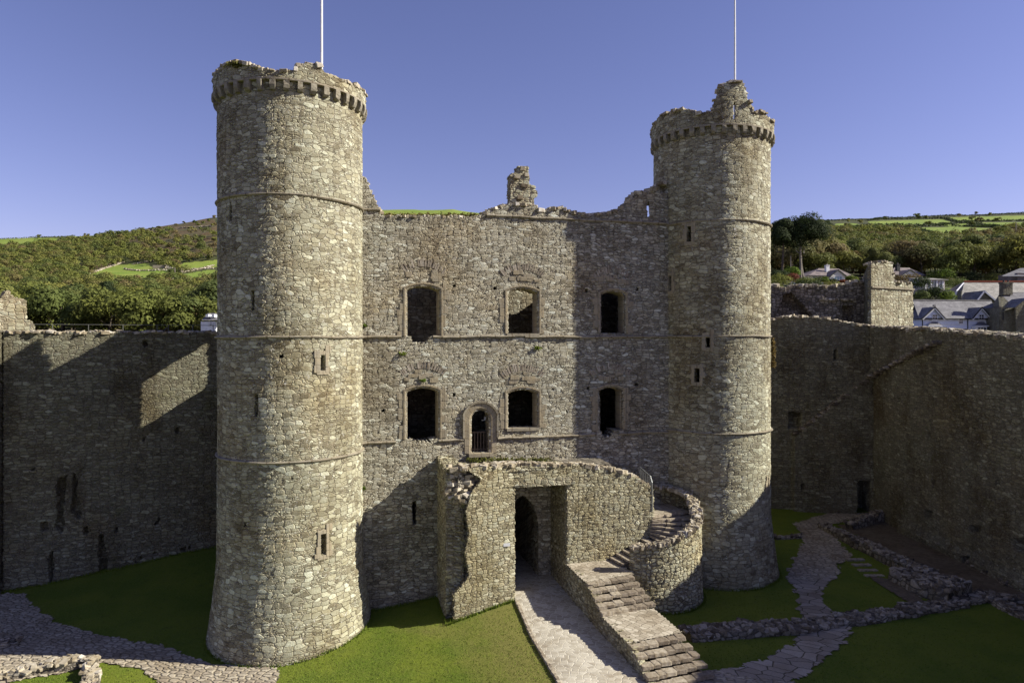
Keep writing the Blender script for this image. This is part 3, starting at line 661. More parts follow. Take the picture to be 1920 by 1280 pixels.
# paving
def paving(name, sw, sh, pal, joint, disp=.03, rot=0., rise=.08, rand=.8, sand=None):
    a = N(name); uv = a.n('ShaderNodeUVMap').outputs[0]
    mp = a.n('ShaderNodeMapping'); a.l(uv, mp.inputs[0]); mp.inputs['Rotation'].default_value = (0, 0, rot); mp.inputs['Scale'].default_value = (1, 1, 1)
    nz = a.vm('MULTIPLY', a.vm('SUBTRACT', a.noise(uv, 1.1, 2.).outputs['Color'], (.5, .5, .5)), (.25, .25, 0))
    p = a.vm('MULTIPLY', a.vm('ADD', mp.outputs[0], nz), (1/sw, 1/sh, 1))
    v = a.vor(p, 'F1', rand); e = a.vor(p, 'DISTANCE_TO_EDGE', rand).outputs['Distance']; sp = a.n('ShaderNodeSeparateColor'); a.l(v.outputs['Color'], sp.inputs[0])
    fine = a.noise(uv, 14., 4., .65).outputs['Fac']; ee = a.rng(a.math('ADD', e, a.math('MULTIPLY', a.math('SUBTRACT', fine, .5), .05)), .01, rise)
    c = a.ramp(sp.outputs[0], pal); c = a.mix(a.rng(fine, .35, .75, 0, .5), c, (.6, .55, .47), 'MULTIPLY')
    c = a.mix(a.math('SUBTRACT', 1., ee), c, joint)
    st = a.noise(uv, .6, 4.).outputs['Fac']; c = a.mix(a.rng(st, .45, .7, 0, .6), c, sand or (.62, .56, .48), 'MULTIPLY' if not sand else 'MIX')
    a.col(c); a.disp(a.math('ADD', a.math('MULTIPLY', ee, a.math('ADD', .6, a.math('MULTIPLY', sp.outputs[2], .4))), a.math('MULTIPLY', fine, .25)), disp, .5); return a.m
PP = [(0, (.31, .27, .20)), (.5, (.42, .37, .285)), (1, (.53, .48, .38))]
M['cobble'] = paving('cobbled_path', .27, .2, [(0, (.36, .32, .25)), (.5, (.46, .42, .335)), (1, (.55, .51, .42))], (.58, .54, .44), .02, .3)
M['flag'] = paving('flagstone_path', .8, .5, [(0, (.26, .22, .175)), (.5, (.35, .305, .245)), (1, (.45, .40, .33))], (.09, .08, .05), .02, .5, .05)
M['rough'] = paving('rough_bedrock_path', .36, .2, [(0, (.29, .245, .18)), (.5, (.38, .33, .25)), (1, (.47, .42, .32))], (.20, .17, .12), .05, .15, .2)
M['earth'] = paving('trodden_earth', .2, .2, [(0, (.12, .095, .065)), (1, (.18, .145, .10))], (.10, .08, .055), .02)
def path(name, poly_px, mat, label=None, dz=.035, step=.09, rag=.12, world=None, zf=None):
    P = world or [gp(*p)[:2] for p in poly_px]; P = np.array(P)
    x = grid(P[:, 0].min()-.3, P[:, 0].max()+.3, step); y = grid(P[:, 1].min()-.3, P[:, 1].max()+.3, step)
    X, Y = np.meshgrid(x, y, indexing='ij'); xc, yc = centres(x, y)
    r = rag
    dx = r*np.where(fbm(xc*2.2, yc*2.2, 2) > 0, 1, -1)*np.abs(vnoise(xc*3, yc*3+9))*2; dy = r*vnoise(xc*3.1+30, yc*3.1)*2
    ok = inpoly(xc+dx, yc+dy, [tuple(p) for p in P])
    n = np.arange(X.size).reshape(X.shape); Q = np.stack([n[:-1, :-1], n[1:, :-1], n[1:, 1:], n[:-1, 1:]], -1)[ok]
    Z = (zf(X, Y) if zf else gz(X, Y))+dz
    used = np.unique(Q); re = np.zeros(X.size, int); re[used] = np.arange(len(used)); V = np.stack([X, Y, Z], -1).reshape(-1, 3)[used]
    o = mesh(name, V, re[Q], mat, uv=V[:, :2], smooth=True); tag(o, kind='structure'); return o
wl_ = lambda s, t: tuple(L(s, t)[:2])
path('cobbled_path', None, M['cobble'], world=[wl_(-.5, -2.3), wl_(2.08, -2.3), wl_(2.08, -16), wl_(-1.9, -16), wl_(-.95, -10.2), wl_(-.75, -6)], rag=.03)
path('passage_floor', None, M['cobble'], world=[wl_(-.5, -2.4), wl_(2.08, -2.4), wl_(2.08, 6), wl_(-.5, 6)], rag=0, dz=.045)
path('foreground_paving', None, M['rough'], world=[wl_(2.0, -16), wl_(2.0, -10.8), wl_(5.0, -10.6), (8.9, 25.3), (10.4, 25.2), (8, 21), (2, 18)], rag=.1, dz=.05)
path('flagstone_path', [(1500, 1188), (1480, 1212), (1440, 1235), (1400, 1250), (1330, 1261), (1200, 1300), (1400, 1330), (1475, 1284), (1545, 1240), (1580, 1208), (1597, 1178), (1560, 1150), (1543, 1128), (1546, 1100), (1572, 1082), (1566, 1062), (1478, 1085), (1492, 1110), (1504, 1160)], M['flag'], rag=.2)
path('cobbled_yard', [(1488, 983), (1503, 1000), (1505, 1020), (1488, 1050), (1474, 1085), (1520, 1092), (1574, 1078), (1572, 1060), (1600, 1044), (1580, 1024), (1545, 988), (1590, 975), (1650, 968), (1640, 962), (1560, 962), (1520, 972)], M['rough'], rag=.15, dz=.045)
path('left_path', [(-80, 1112), (45, 1113), (66, 1140), (110, 1170), (190, 1193), (290, 1207), (350, 1228), (392, 1246), (500, 1243), (520, 1262), (512, 1300), (330, 1310), (262, 1252), (185, 1243), (120, 1262), (-80, 1300)], M['rough'], rag=.12)
path('trench_floor', [(1570, 985), (1700, 975), (1960, 1120), (1960, 1150), (1800, 1120), (1700, 1075), (1640, 1020)], M['earth'], rag=.1, dz=.03)
path('trench_path', [(1625, 1080), (1690, 1090), (1735, 1130), (1715, 1138)], M['earth'], rag=.03, dz=.05)

# ------------------------------------------------------------------ porch (forebuilding) and terrace
porch = thing('porch', 'rubble stone porch with square doorway to the dark gate passage and broken left corner', 'porch', tuple(L(0, -2, 1.2)))
def porch_front_pos(uu, zz, d):
    """front plane runs from (s=-3.7,t=-3.3) to (-.5,-2.5) then along t=-2.4; leans out slightly at the foot"""
    t = np.interp(uu, [-4.4, -.5, 2.08, 8], [-3.45, -2.5, -2.4, -2.4]) - .05*np.clip((7-zz)/6, 0, 1)
    return L(uu, t+d, zz)
u = grid(-4.0, 6.75, .05); z = grid(.2, 8.0, .05); uc, zc = centres(u, z)
pt = [(845, 880), (870, 873), (960, 871), (1062, 873), (1100, 874), (1150, 880), (1178, 888), (1200, 900), (1225, 917)]
ps = np.array([pl(*p, -2.45) for p in pt]); top = np.interp(u, ps[:, 0], ps[:, 1])+blocky(u, .07, .28, 11)
so_ = zc < ((top[1:]+top[:-1])/2)[:, None]
_, lz = pl(1010, 910, -2.4)
so_ &= ~((uc > -.5) & (uc < 2.08) & (zc < lz))
# broken corner: everything left of a ragged line is missing, except the stub at the foot
cr = [(873, 860), (880, 885), (905, 900), (885, 925), (874, 960), (879, 1000), (872, 1040), (880, 1080), (858, 1106), (850, 1112), (850, 1200), (780, 1200), (780, 860)]
crs = [pl(px, py, -3.2) for px, py in cr]
so_ &= ~inpoly(uc+.06*vnoise(uc*9, zc*9), zc, crs)
so_ &= uc < 6.7-.0*zc
maskwall('front_wall', porch_front_pos, u, z, so_, .9, M['porch'], porch)
# core of the broken corner, set back and facing left, and the side walls
pos_ = lambda uu, zz, d: None
def core_pos(uu, zz, d):
    # runs from the facade side corner (s=-3.8,t=-1.9) forward to (s=-3.0,t=-3.35)
    rec = .28*fbm(uu*1.8+3, zz*1.4, 3)+.08*np.clip(5-zz, 0, 2)*0
    return L(-3.84+uu, -2.72+.1*uu+d+rec, zz)
cu = grid(0, 1.75, .06); cz = grid(.2, 7.7, .06); a_, b_ = centres(cu, cz); tv = 7.55+blocky(cu, .1, .3, 12)
maskwall('broken_core', core_pos, cu, cz, b_ < ((tv[1:]+tv[:-1])/2)[:, None], 1.2, M['porch'], porch)
simplewall('side_wall', w2(-3.82, .1), w2(-3.82, -2.75), U, .2, lambda x: 7.7-.1*x, .8, M['porch'], porch, .06, seed=13)
simplewall('passage_wall', w2(2.08, -2.3), w2(2.08, 0.05), U, .6, 6.9, .9, M['porch'], porch, .06, seed=14, amp=.01)
simplewall('passage_wall', w2(-.5, 0.05), w2(-.5, -2.3), -U, .6, 6.9, .9, M['porch'], porch, .08, seed=15, amp=.01)
v, q = box8(L(.75, -2.32, lz+.16), np.array([*U, 0])*1.75, np.array([*VV, 0])*.16, (0, 0, .17)); mesh('lintel', v, q, M['lit'], porch)
v, q = prism([w2(-3.3, -2.9), w2(-.5, -2.0), w2(4.6, -2.0), w2(4.6, -.01), w2(-3.6, -.01)], 6.6, 7.3); mesh('terrace', v, q, M['low'], porch)
# inside the gate passage
v, q = join_arrays([box8(L(-.75, 3.4, 3), np.array([*U, 0])*.25, np.array([*VV, 0])*2.4, (0, 0, 3)), box8(L(1.75, 3.4, 3), np.array([*U, 0])*.25, np.array([*VV, 0])*2.4, (0, 0, 3)), box8(L(.5, 6, 3), np.array([*U, 0])*2, np.array([*VV, 0])*.2, (0, 0, 3))])
mesh('inner_passage', v, q, M['inside'], porch)
uu = np.linspace(-3.2, 6.5, 50); headstones('wall_head_stone', porch_front_pos, uu, np.interp(uu, ps[:, 0], ps[:, 1])-.03, 230, M['rub'], porch, (.26, .28, .15), seed=21)
# ragged core stones on the broken corner
r = np.random.default_rng(5); n = 90; uu = r.uniform(.1, 1.2, n); zz = r.uniform(6.0, 7.75, n)
stones(core_pos(uu, zz, r.uniform(-.12, .1, n)), np.stack([r.uniform(.15, .4, n), r.uniform(.15, .4, n), r.uniform(.08, .2, n)], -1), r.uniform(0, 3, n), M['rub'], 'core_stone', porch)
v, q = box8(L(-.95, -2.66, 3.9), np.array([*U, 0])*.16, np.array([*VV, 0])*.015, (0, 0, .07)); sg = mesh('notice_plate', v, q, M['white'])
tag(sg, 'tiny white notice plate fixed to the porch wall left of the doorway', 'sign')

# ------------------------------------------------------------------ straight flights and landings
stair = thing('staircase', 'wide stone staircase of two short flights and two paved landings beside the sloping path', 'staircase', tuple(L(3.2, -8, 1.1)))
def slabs(name, s0, s1, t0, t1, z0, z1, n, parent, mat='slab', skew=0., seed=0):
    r = np.random.default_rng(seed); cuts = np.sort(np.concatenate([[s0], s0+(s1-s0)*(np.arange(1, n)+r.uniform(-.25, .25, n-1))/n, [s1]])); C = []; S = []
    for a, b_ in zip(cuts[:-1], cuts[1:]):
        sk = skew*((a+b_)/2-s0)/(s1-s0); C.append(L((a+b_)/2, (t0+t1)/2+sk+r.normal(0, .012), (z0+z1)/2+r.normal(0, .008))); S.append(((b_-a)*.985, (t1-t0), z1-z0))
    return stones(C, S, math.atan2(U[1], U[0]), M[mat], name, parent, jit=.09, tilt=.014)
SW0, SW1 = 2.06, 4.5
def flight(tfirst, ztop, n, rise, run, skew, seed):
    for k in range(n):
        zt = ztop-k*rise; t1 = tfirst-k*run
        slabs('step', SW0, SW1+(k*.05), t1-.47, t1-.09, zt-rise*.97, zt, 6, stair, skew=skew, seed=seed+k)
flight(-5.32+.40, 2.69, 5, .155, .42, .45, 100)
flight(-9.96+.40, 1.94, 5, .16, .44, .4, 120)
M['landing'] = paving('landing_paving', .32, .2, PP, (.13, .11, .08), .02, .9, .06, .6)
def landing(name, t_far, t_near, zt, s1, skew):
    v, q = prism([w2(SW0+.03, t_far), w2(s1, t_far), w2(s1, t_near+skew), w2(SW0+.03, t_near)], .3, zt-.02); mesh(name+'_base', v, q, M['low'], stair)
    P = [w2(SW0, t_far), w2(s1, t_far), w2(s1, t_near+skew), w2(SW0, t_near)]
    o = path(name, None, M['landing'], world=P, rag=0, zf=lambda X, Y: X*0+zt-.03, dz=.03, step=.07)
    del o['kind']; mw = o.data; off = np.array(stair.location)
    co = np.zeros(len(mw.vertices)*3, np.float32); mw.vertices.foreach_get('co', co); mw.vertices.foreach_set('co', (co.reshape(-1, 3)-off).astype(np.float32).ravel()); o.parent = stair
landing('landing', -2.35, -5.0, 2.68, 4.62, .45)
landing('landing', -6.75, -9.6, 1.93, 4.55, .4)
for k in range(4):
    v, q = prism([w2(SW0+.05, -4.9-.42*k), w2(4.55, -4.5-.42*k), w2(4.55, -5.0-.42*k), w2(SW0+.05, -5.4-.42*k)], .3, 2.69-.155*(k+1)-.15); mesh('step_core', v, q, M['low'], stair)
    v, q = prism([w2(SW0+.05, -9.5-.44*k), w2(4.5, -9.1-.44*k), w2(4.5, -9.7-.44*k), w2(SW0+.05, -10-.44*k)], .3, 1.93-.16*(k+1)-.15); mesh('step_core', v, q, M['low'], stair)
# retaining wall along the path
def rtop(x):    # x from near (t=-12) to far
    t = -12.0+x
    zt = np.where(t > -5.35, 2.66, np.where(t > -6.95, 2.66-.155*np.ceil((-5.35-t)/.40), np.where(t > -10, 1.92, np.maximum(1.12, 1.92-.16*np.ceil((-10-t)/.42)))))
    return zt
pos, ln = plane_pos(w2(SW0, -2.3), w2(SW0, -12.0), U)
cu = grid(0, ln, .05); cz = grid(.4, 2.75, .05); a_, b_ = centres(cu, cz)
maskwall('retaining_wall', pos, cu, cz, b_ < rtop(ln-a_)+.03*np.sign(vnoise(a_*4, a_*0)), .3, M['porch'], stair, uvo=(9, 9))

# ------------------------------------------------------------------ curved stair with its outer wall
DC, DR = (6.4, -1.95), 2.8
curve = thing('curved_stair', 'curved stone stair climbing right around the porch inside a round rubble parapet wall', 'staircase', tuple(L(DC[0], DC[1], .8)))
a0 = math.atan2(-2.14, -1.8); a1 = R(62)      # angles in the (s,t) plane
def drum_pos(uu, zz, d):
    a = a0+uu/DR; wob = .06*fbm(a*2, zz*.5, 2)+.10*np.clip(1-(zz-.6)/1.6, 0, 1); r_ = DR+wob-d
    return L(DC[0]+r_*np.cos(a), DC[1]+r_*np.sin(a), zz)
cu = grid(0, (a1-a0)*DR, .05); cz = grid(.1, 5.95, .05); a_, b_ = centres(cu, cz)
tk = np.array([0, .18, .34, .5, .62, .75, 1.]); tv_ = np.array([3.72, 4.0, 4.35, 4.75, 5.1, 5.5, 5.65])
dtop = np.interp(cu/cu[-1], tk, tv_)+blocky(cu, .05, .22, 31)
maskwall('outer_wall', drum_pos, cu, cz, b_ < ((dtop[1:]+dtop[:-1])/2)[:, None], .45, M['drum'], curve)
uu = np.linspace(0.05, cu[-1], 80); headstones('coping_stone', drum_pos, uu, np.interp(uu/cu[-1], tk, tv_)-.02, 260, M['rub'], curve, (.12, .36, .17), (.02, .42), seed=33)
rise = (4.65-2.69)/13; Nn = (6.55, -2.35)
k = 0
def tout(s): return DC[1]-math.sqrt(max(.01, (DR-.25)**2-(s-DC[0])**2))
for k in range(6):
    s0 = 4.45+.34*k; s1 = s0+.38 if k < 5 else 6.55; zt = 2.69+rise*(k+1)
    v, q = prism([w2(s0-.1, -2.4), w2(s0+.12, tout(s0)), w2(s1+.1, tout(s1)), w2(s1+.02, -2.4)], .6, zt-.07); mesh('step_core', v, q, M['low'], curve)
    n = 4; r = np.random.default_rng(k); C = []; S = []
    for j in range(n):
        f0 = (j+.5)/n; t0, t1 = -2.42, tout(s0); C.append(L(s0+.12+.2*f0-.1, t0+(t1-t0)*f0, zt-.05)); S.append((.38, abs(t1-t0)/n*.98, .11))
    stones(C, S, math.atan2(U[1], U[0])+.1, M['slab'], 'step', curve, jit=.04, tilt=.01)
for k in range(7):
    al0 = R(-92+k*17); al1 = R(-92+(k+1)*17+6); zt = 2.69+rise*(k+7)
    def rout(al):
        # distance from newel to the inside of the outer wall
        dx, dy = math.cos(al), math.sin(al); ox, oy = Nn[0]-DC[0], Nn[1]-DC[1]; bb = ox*dx+oy*dy; return -bb+math.sqrt(bb*bb-(ox*ox+oy*oy)+(DR-.25)**2)
    p = lambda al, rr_: w2(Nn[0]+rr_*math.cos(al), Nn[1]+rr_*math.sin(al))
    al2 = R(60)
    v, q = prism([p(al0, .0), p(al0, rout(al0)), p((al0+al1)/2, rout((al0+al1)/2)), p(al1, rout(al1))], .6, zt-.07); mesh('step_core', v, q, M['low'], curve)
    C = []; S = []; alm = al0+R(8)
    for j in range(3):
        rm = rout(alm)*(j+.5)/3; C.append(L(Nn[0]+rm*math.cos(alm), Nn[1]+rm*math.sin(alm), zt-.05)); S.append((rout(alm)/3*.97, .12+rm*.30, .11))
    stones(C, S, math.atan2(U[1], U[0])+alm, M['slab'], 'step', curve, jit=.04, tilt=.01)
v, q = prism([w2(5.3, -1.5), w2(6.5, -2.3), w2(7.4, -2.2), w2(8.7, -1.2), w2(8.8, .6), w2(5.3, .1)], .6, 4.64); mesh('landing', v, q, M['landing'], curve)
hr = thing('handrail', 'small curved metal railing at the head of the curved stair', 'railing', tuple(L(6.55, -2, 5.5)))
tube('rail', [L(6.6, -2.4, 4.9), L(6.6, -2.4, 6.35), L(6.6, -2.2, 6.62), L(6.5, -1.2, 6.9)], .035, M['steel'], hr)
tube('rail', [L(6.6, -2.3, 5.45), L(6.5, -1.2, 5.7)], .03, M['steel'], hr)
for k in range(7):
    t = -2.25+k*.17; tube('baluster', [L(6.6-.1*k/6, t, 5.45+.25*k/6), L(6.6-.1*k/6, t, 6.6+.3*k/6)], .016, M['steel'], hr, 6)

# ------------------------------------------------------------------ curtain walls
C1, C2 = (-27.2, 36.75), (-13.0, 43.0)
lcw = thing('curtain_wall', 'dark left curtain wall in shadow with two bright sunlit patches', 'wall', (-20, 40, .5))
pos, ln = plane_pos(C1, C2, (-.403, .915)); cu = grid(0, ln, .06); cz = grid(-.6, 14.2, .06); a_, b_ = centres(cu, cz)
def wallpx(px, py, p0=C1, p1=C2):
    q = (px-960)/F; p0 = np.array(p0); d = np.array(p1)-p0; l_ = np.hypot(*d); d = d/l_
    k = (q*p0[1]-p0[0])/(d[0]-q*d[1]); Y = p0[1]+d[1]*k; return k, E+(632-py)/F*Y
gsh = [[wallpx(*p) for p in P] for P in [
    [(107, 905), (113, 893), (120, 898), (124, 890), (122, 925), (118, 960), (120, 985), (116, 1000), (105, 990), (108, 950)],
    [(137, 885), (142, 890), (144, 930), (150, 945), (150, 972), (142, 968), (132, 955), (138, 925)],
    [(186, 1003), (193, 1002), (199, 1030), (200, 1078), (186, 1076)], [(76, 980), (88, 978), (90, 992), (78, 996)], [(98, 1030), (101, 1060), (95, 1095), (91, 1050)],
    [(268, 640), (274, 638), (278, 648), (270, 650)], [(216, 988), (221, 990), (219, 1000), (215, 997)], [(330, 800), (336, 802), (334, 812), (329, 809)], [(268, 818), (272, 820), (270, 828)], [(160, 990), (164, 985), (165, 1000), (160, 1002)], [(290, 980), (297, 972), (296, 982), (290, 986)], [(60, 880), (63, 878), (63, 884)]]]
def lpock(uu, zz):
    d = np.zeros(uu.shape)
    ux = uu+.09*fbm(uu*3, zz*3, 3)
    for P in gsh: d = np.where(inpoly(ux, zz, P), .55, d)
    d = np.where((zz < 1.6) & (zz < .65+.075*(uu)) & (uu > 6) & (fbm(uu*2.5, zz*2.5, 3) > .1), .35, d)
    return d + np.where(zz < 1+uu*.06, -.12*0, 0)
tv = wallpx(200, 622.5)[1]+blocky(cu, .045, .3, 41)
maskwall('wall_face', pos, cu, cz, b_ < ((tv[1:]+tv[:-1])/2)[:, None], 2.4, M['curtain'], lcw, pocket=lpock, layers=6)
headstones('coping_stone', pos, cu, tv-.04, 200, M['rub'], lcw, (.4, .35, .12), (.05, .6), seed=42)
lsw = simplewall('curtain_wall', (-42, 30.2), (-27.05, 36.25), (-.37, .93), -.6, 13.93, 1.6, M['curtain'], None, .08, seed=43, amp=.04)
tag(lsw, 'shaded wall return at the far left edge, set forward of the left curtain wall', 'wall')
# railing on the left wall walk
rl = thing('railing', 'thin metal safety railing running along the top of the left curtain wall', 'railing', (-20, 41, 13.6))
def top_at(px, d=2.0, z_=0):
    k, _ = wallpx(px, 620); p = pos(np.array([k]), np.array([0.]), np.array([d]))[0]; return p[0], p[1]
RX = [40, 84, 155, 223, 290, 312, 360, 400, 470]
tops = []
for px in RX:
    x, y = top_at(px); tops.append((x, y, 14.33)); tube('post', [(x, y, 13.5), (x, y, 14.33)], .022, M['rail'], rl, 6)
tube('rail', tops, .018, M['rail'], rl, 6)
tube('brace', [(tops[4][0]+.5, tops[4][1]+.2, 14.2), (tops[4][0], tops[4][1], 13.5)], .025, M['rail'], rl, 6)
# ruined tower stub beyond the left wall
k0, k1 = (-36, 39.0), (-30.5, 44.0); pos, ln = plane_pos(k0, k1, (-.67, .74))
sp_ = [(-80, 560), (0, 558), (8, 548), (13, 544), (20, 545), (22, 552), (28, 556), (50, 562), (51, 600), (57, 601), (62, 604), (66, 607), (66, 640), (-80, 640)]
def stub_px(px, py):
    q = (px-960)/F; p0 = np.array(k0); d = np.array(k1)-p0; l_ = np.hypot(*d); d = d/l_; k = (q*p0[1]-p0[0])/(d[0]-q*d[1]); return k, E+(632-py)/F*(p0[1]+d[1]*k)
sps = [stub_px(*p) for p in sp_]; cu = grid(0, ln, .06); cz = grid(9, 16.6, .06); a_, b_ = centres(cu, cz)
stb = maskwall('ruined_tower', pos, cu, cz, inpoly(a_, b_+.05*vnoise(a_*5, a_*0), sps) | (b_ < 13.7), 2.0, M['lit'], None, uvo=(33, 8))
tag(stb, 'sunlit broken stub of a tower rising above the left end of the left curtain wall', 'ruined tower')

B0, B1, B2 = (12.5, 53.2), (26.2, 50.4), (25.6, 14)
rbw = thing('curtain_wall', 'back curtain wall in the right corner with a small dark doorway at its foot', 'wall', (20, 51.6, .6))
pos, ln = plane_pos(B0, B1, (.2, .98)); cu = grid(0, ln+.4, .075); cz = grid(-.2, 15.4, .075); a_, b_ = centres(cu, cz)
bpx = lambda px, py: wallpx(px, py, B0, B1)
bt = np.array([bpx(*p) for p in [(1300, 600), (1440, 599), (1462, 596), (1477, 593), (1519, 593.5), (1540, 597), (1566, 600), (1607, 608), (1640, 610)]])
tv = np.interp(cu, bt[:, 0], bt[:, 1])+blocky(cu, .05, .3, 51)
ledge = [bpx(1486, 818), bpx(1492, 802), bpx(1640, 690), bpx(1640, 704)]
BH = [([(1606, 900), (1629, 899), (1630, 966), (1604, 964)], 1.6), ([(1479, 772), (1501, 774), (1501, 802), (1480, 803)], .8), ([(1564, 655), (1569, 655), (1569, 674), (1564, 674)], .6), ([(1634, 718), (1646, 722), (1640, 740), (1632, 736)], .4), ([(1500, 905), (1504, 905), (1504, 915), (1500, 915)], .3)]
BHs = [([bpx(*p) for p in P], d) for P, d in BH]
def bpock(uu, zz):
    d = np.zeros(uu.shape)
    lz_ = np.interp(uu, [ledge[0][0], ledge[2][0]], [ledge[0][1], ledge[2][1]])
    d = np.where((zz < lz_) & (uu > ledge[0][0]), -.55, d)      # the wall is thicker under the sloping ledge
    for P, dd in BHs: d = np.where(inpoly(uu, zz, P), dd, d)
    return d
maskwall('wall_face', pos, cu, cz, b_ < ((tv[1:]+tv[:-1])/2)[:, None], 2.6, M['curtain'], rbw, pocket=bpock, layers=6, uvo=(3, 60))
headstones('coping_stone', pos, cu, tv-.03, 120, M['rub'], rbw, (.4, .4, .16), (.05, .8), seed=52)
rsw = thing('curtain_wall', 'long dark curtain wall closing the right side, in full shade with a sunlit ragged top edge', 'wall', (26, 33, .6))
pos, ln = plane_pos(B1, B2, (1, 0)); cu = grid(0, ln, .06); cz = grid(-.2, 14.9, .06); a_, b_ = centres(cu, cz)
spx = lambda px, py: wallpx(px, py, B1, B2)
st_ = np.array([spx(*p) for p in [(1637, 610), (1680, 612), (1730, 613.5), (1785, 618), (1850, 622), (1920, 626)]]); st_ = np.vstack([st_, [ln, st_[-1, 1]]])
tv = np.interp(cu, st_[:, 0], st_[:, 1])-.13+blocky(cu, .07, .35, 61)
SH = [([(1735, 955), (1750, 958), (1748, 975), (1737, 968)], .4), ([(1815, 985), (1838, 985), (1836, 1000), (1818, 998)], .5), ([(1895, 1010), (1930, 1008), (1932, 1036), (1905, 1034)], .5), ([(1868, 895), (1874, 905), (1866, 910)], .3), ([(1740, 800), (1747, 815), (1742, 820)], .3), ([(1748, 895), (1756, 900), (1750, 915)], .3), ([(1818, 1045), (1828, 1040), (1832, 1058), (1820, 1060)], .4), ([(1690, 745), (1696, 748), (1692, 756)], .25)]
SHs = [([spx(*p) for p in P], d) for P, d in SH]
l2 = [spx(1637, 712), spx(1765, 640)]
def spock(uu, zz):
    d = np.zeros(uu.shape); ux = uu+.08*fbm(uu*3, zz*3, 3)
    lz_ = np.interp(uu, [l2[0][0], l2[1][0]], [l2[0][1], l2[1][1]])
    d = np.where((zz < lz_) & (uu < l2[1][0]), -.3*np.clip((l2[1][0]-uu)/4, 0, 1)*np.clip((uu-.5)/2, 0, 1), d)
    for P, dd in SHs: d = np.where(inpoly(ux, zz, P), dd, d)
    d = d - .45*np.clip((1.5+.3*vnoise(uu*.8, 0*uu)-zz)/.3, 0, 1)*(uu > 5)
    return d
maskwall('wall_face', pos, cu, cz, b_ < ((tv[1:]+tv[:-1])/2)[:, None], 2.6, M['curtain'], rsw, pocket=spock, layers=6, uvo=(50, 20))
headstones('coping_stone', pos, cu, tv-.05, 420, M['rub'], rsw, (.42, .42, .17), (.02, 1.2), seed=62)
for root_, pf, pp_ in ((rbw, plane_pos(B0, B1, (.2, .98))[0], [bpx(1488, 812), bpx(1640, 697)]), (rsw, plane_pos(B1, B2, (1, 0))[0], [spx(1640, 706), spx(1765, 640)])):
    n = 110; f = rng.uniform(0, 1, n); uu = pp_[0][0]+(pp_[1][0]-pp_[0][0])*f; zz = pp_[0][1]+(pp_[1][1]-pp_[0][1])*f
    stones(pf(uu, zz-.05, rng.uniform(-.5, -.05, n)), np.stack([rng.uniform(.2, .5, n), rng.uniform(.2, .4, n), rng.uniform(.08, .16, n)], -1), 0., M['rubdark'], 'stair_scar', root_)
simplewall('sun_block_wall', (26.9, 56), (26.25, 50.3), (1, 0), 0, 14.15, 2.4, M['curtain'], rsw, .2, seed=66)  # unseen wall added to block sun leaking in behind the corner
# wall behind with lit broken head and the turret
rw3 = thing('curtain_wall', 'ruined upper wall with a stair and sunlit rubble head between the right round tower and the square turret', 'wall', (25, 58, 11))
D0, D1 = (17.5, 60.4), (31.2, 59.2); pos, ln = plane_pos(D0, D1, (.09, .99)); cu = grid(0, ln, .07); cz = grid(8, 20.5, .07); a_, b_ = centres(cu, cz)
dpx = lambda px, py: wallpx(px, py, D0, D1)
dt_ = np.array([dpx(*p) for p in [(1380, 536), (1446, 535), (1462, 538), (1480, 545), (1490, 537), (1530, 535), (1560, 536), (1590, 531), (1604, 529), (1625, 527), (1640, 526)]])
tv = np.interp(cu, dt_[:, 0], dt_[:, 1])+blocky(cu, .08, .3, 71)
stp = [dpx(*p) for p in [(1453, 600), (1470, 552), (1484, 549), (1524, 592), (1524, 600)]]; door_ = [dpx(*p) for p in [(1581, 574), (1598, 573), (1602, 580), (1603, 606), (1579, 606)]]
def dpock(uu, zz):
    d = np.where(inpoly(uu, zz, stp), 1.0, 0.); d = np.where(inpoly(uu, zz, door_), 1.4, d)
    # stone steps rising to the left inside the recess
    k = (uu-stp[0][0])/(stp[3][0]-stp[0][0]); zs = np.floor((1-k)*10)/10*(stp[2][1]-stp[3][1])+stp[3][1]-.5
    return np.where(inpoly(uu, zz, stp) & (zz < zs), .35, d)
maskwall('wall_face', pos, cu, cz, b_ < ((tv[1:]+tv[:-1])/2)[:, None], 1.8, M['low'], rw3, pocket=dpock, layers=6, uvo=(3, 60))
headstones('rubble_head', pos, cu, tv-.02, 260, M['rub'], rw3, (.4, .45, .22), (.0, 1.4), seed=72)
headstones('fallen_stone', pos, grid(dpx(1540, 0)[0], dpx(1600, 0)[0], .2), np.array([dpx(1540, 560)[1]]*len(grid(dpx(1540, 0)[0], dpx(1600, 0)[0], .2)))-.1, 40, M['rub'], rw3, (.35, .4, .16), (-.1, .1), seed=73)
tur = thing('wall_turret', 'square sunlit stone turret with a stepped broken top above the right curtain walls', 'turret', (31, 58, 10))
TA, TB, TC = (29.75, 57.0), (35.0, 60.0), (31.4, 62.5)
pos, ln = plane_pos(TA, TB, (-.497, .868)); cu = grid(0, ln, .065); cz = grid(9, 20.5, .065); a_, b_ = centres(cu, cz)
tpx = lambda px, py: wallpx(px, py, TA, TB)
tt = np.array([tpx(*p) for p in [(1633, 497), (1638, 492), (1652, 491), (1668, 491), (1674, 494), (1675, 510), (1678, 527), (1700, 529), (1711, 531), (1713, 533)]])
tv = np.interp(cu, tt[:, 0], tt[:, 1])+blocky(cu, .05, .3, 81); sm = b_ < ((tv[1:]+tv[:-1])/2)[:, None]
maskwall('front_face', pos, cu, cz, sm, .3, M['lit'], tur, uvo=(70, 20))
z_s = tpx(1650, 539)[1]
v, q = box8(pos(np.array([ln/2]), np.array([z_s]), np.array([-.02]))[0], np.array([.868, .497, 0])*ln/2, np.array([-.497, .868, 0])*.1, (0, 0, .06)); mesh('string_course', v, q, M['string'], tur)
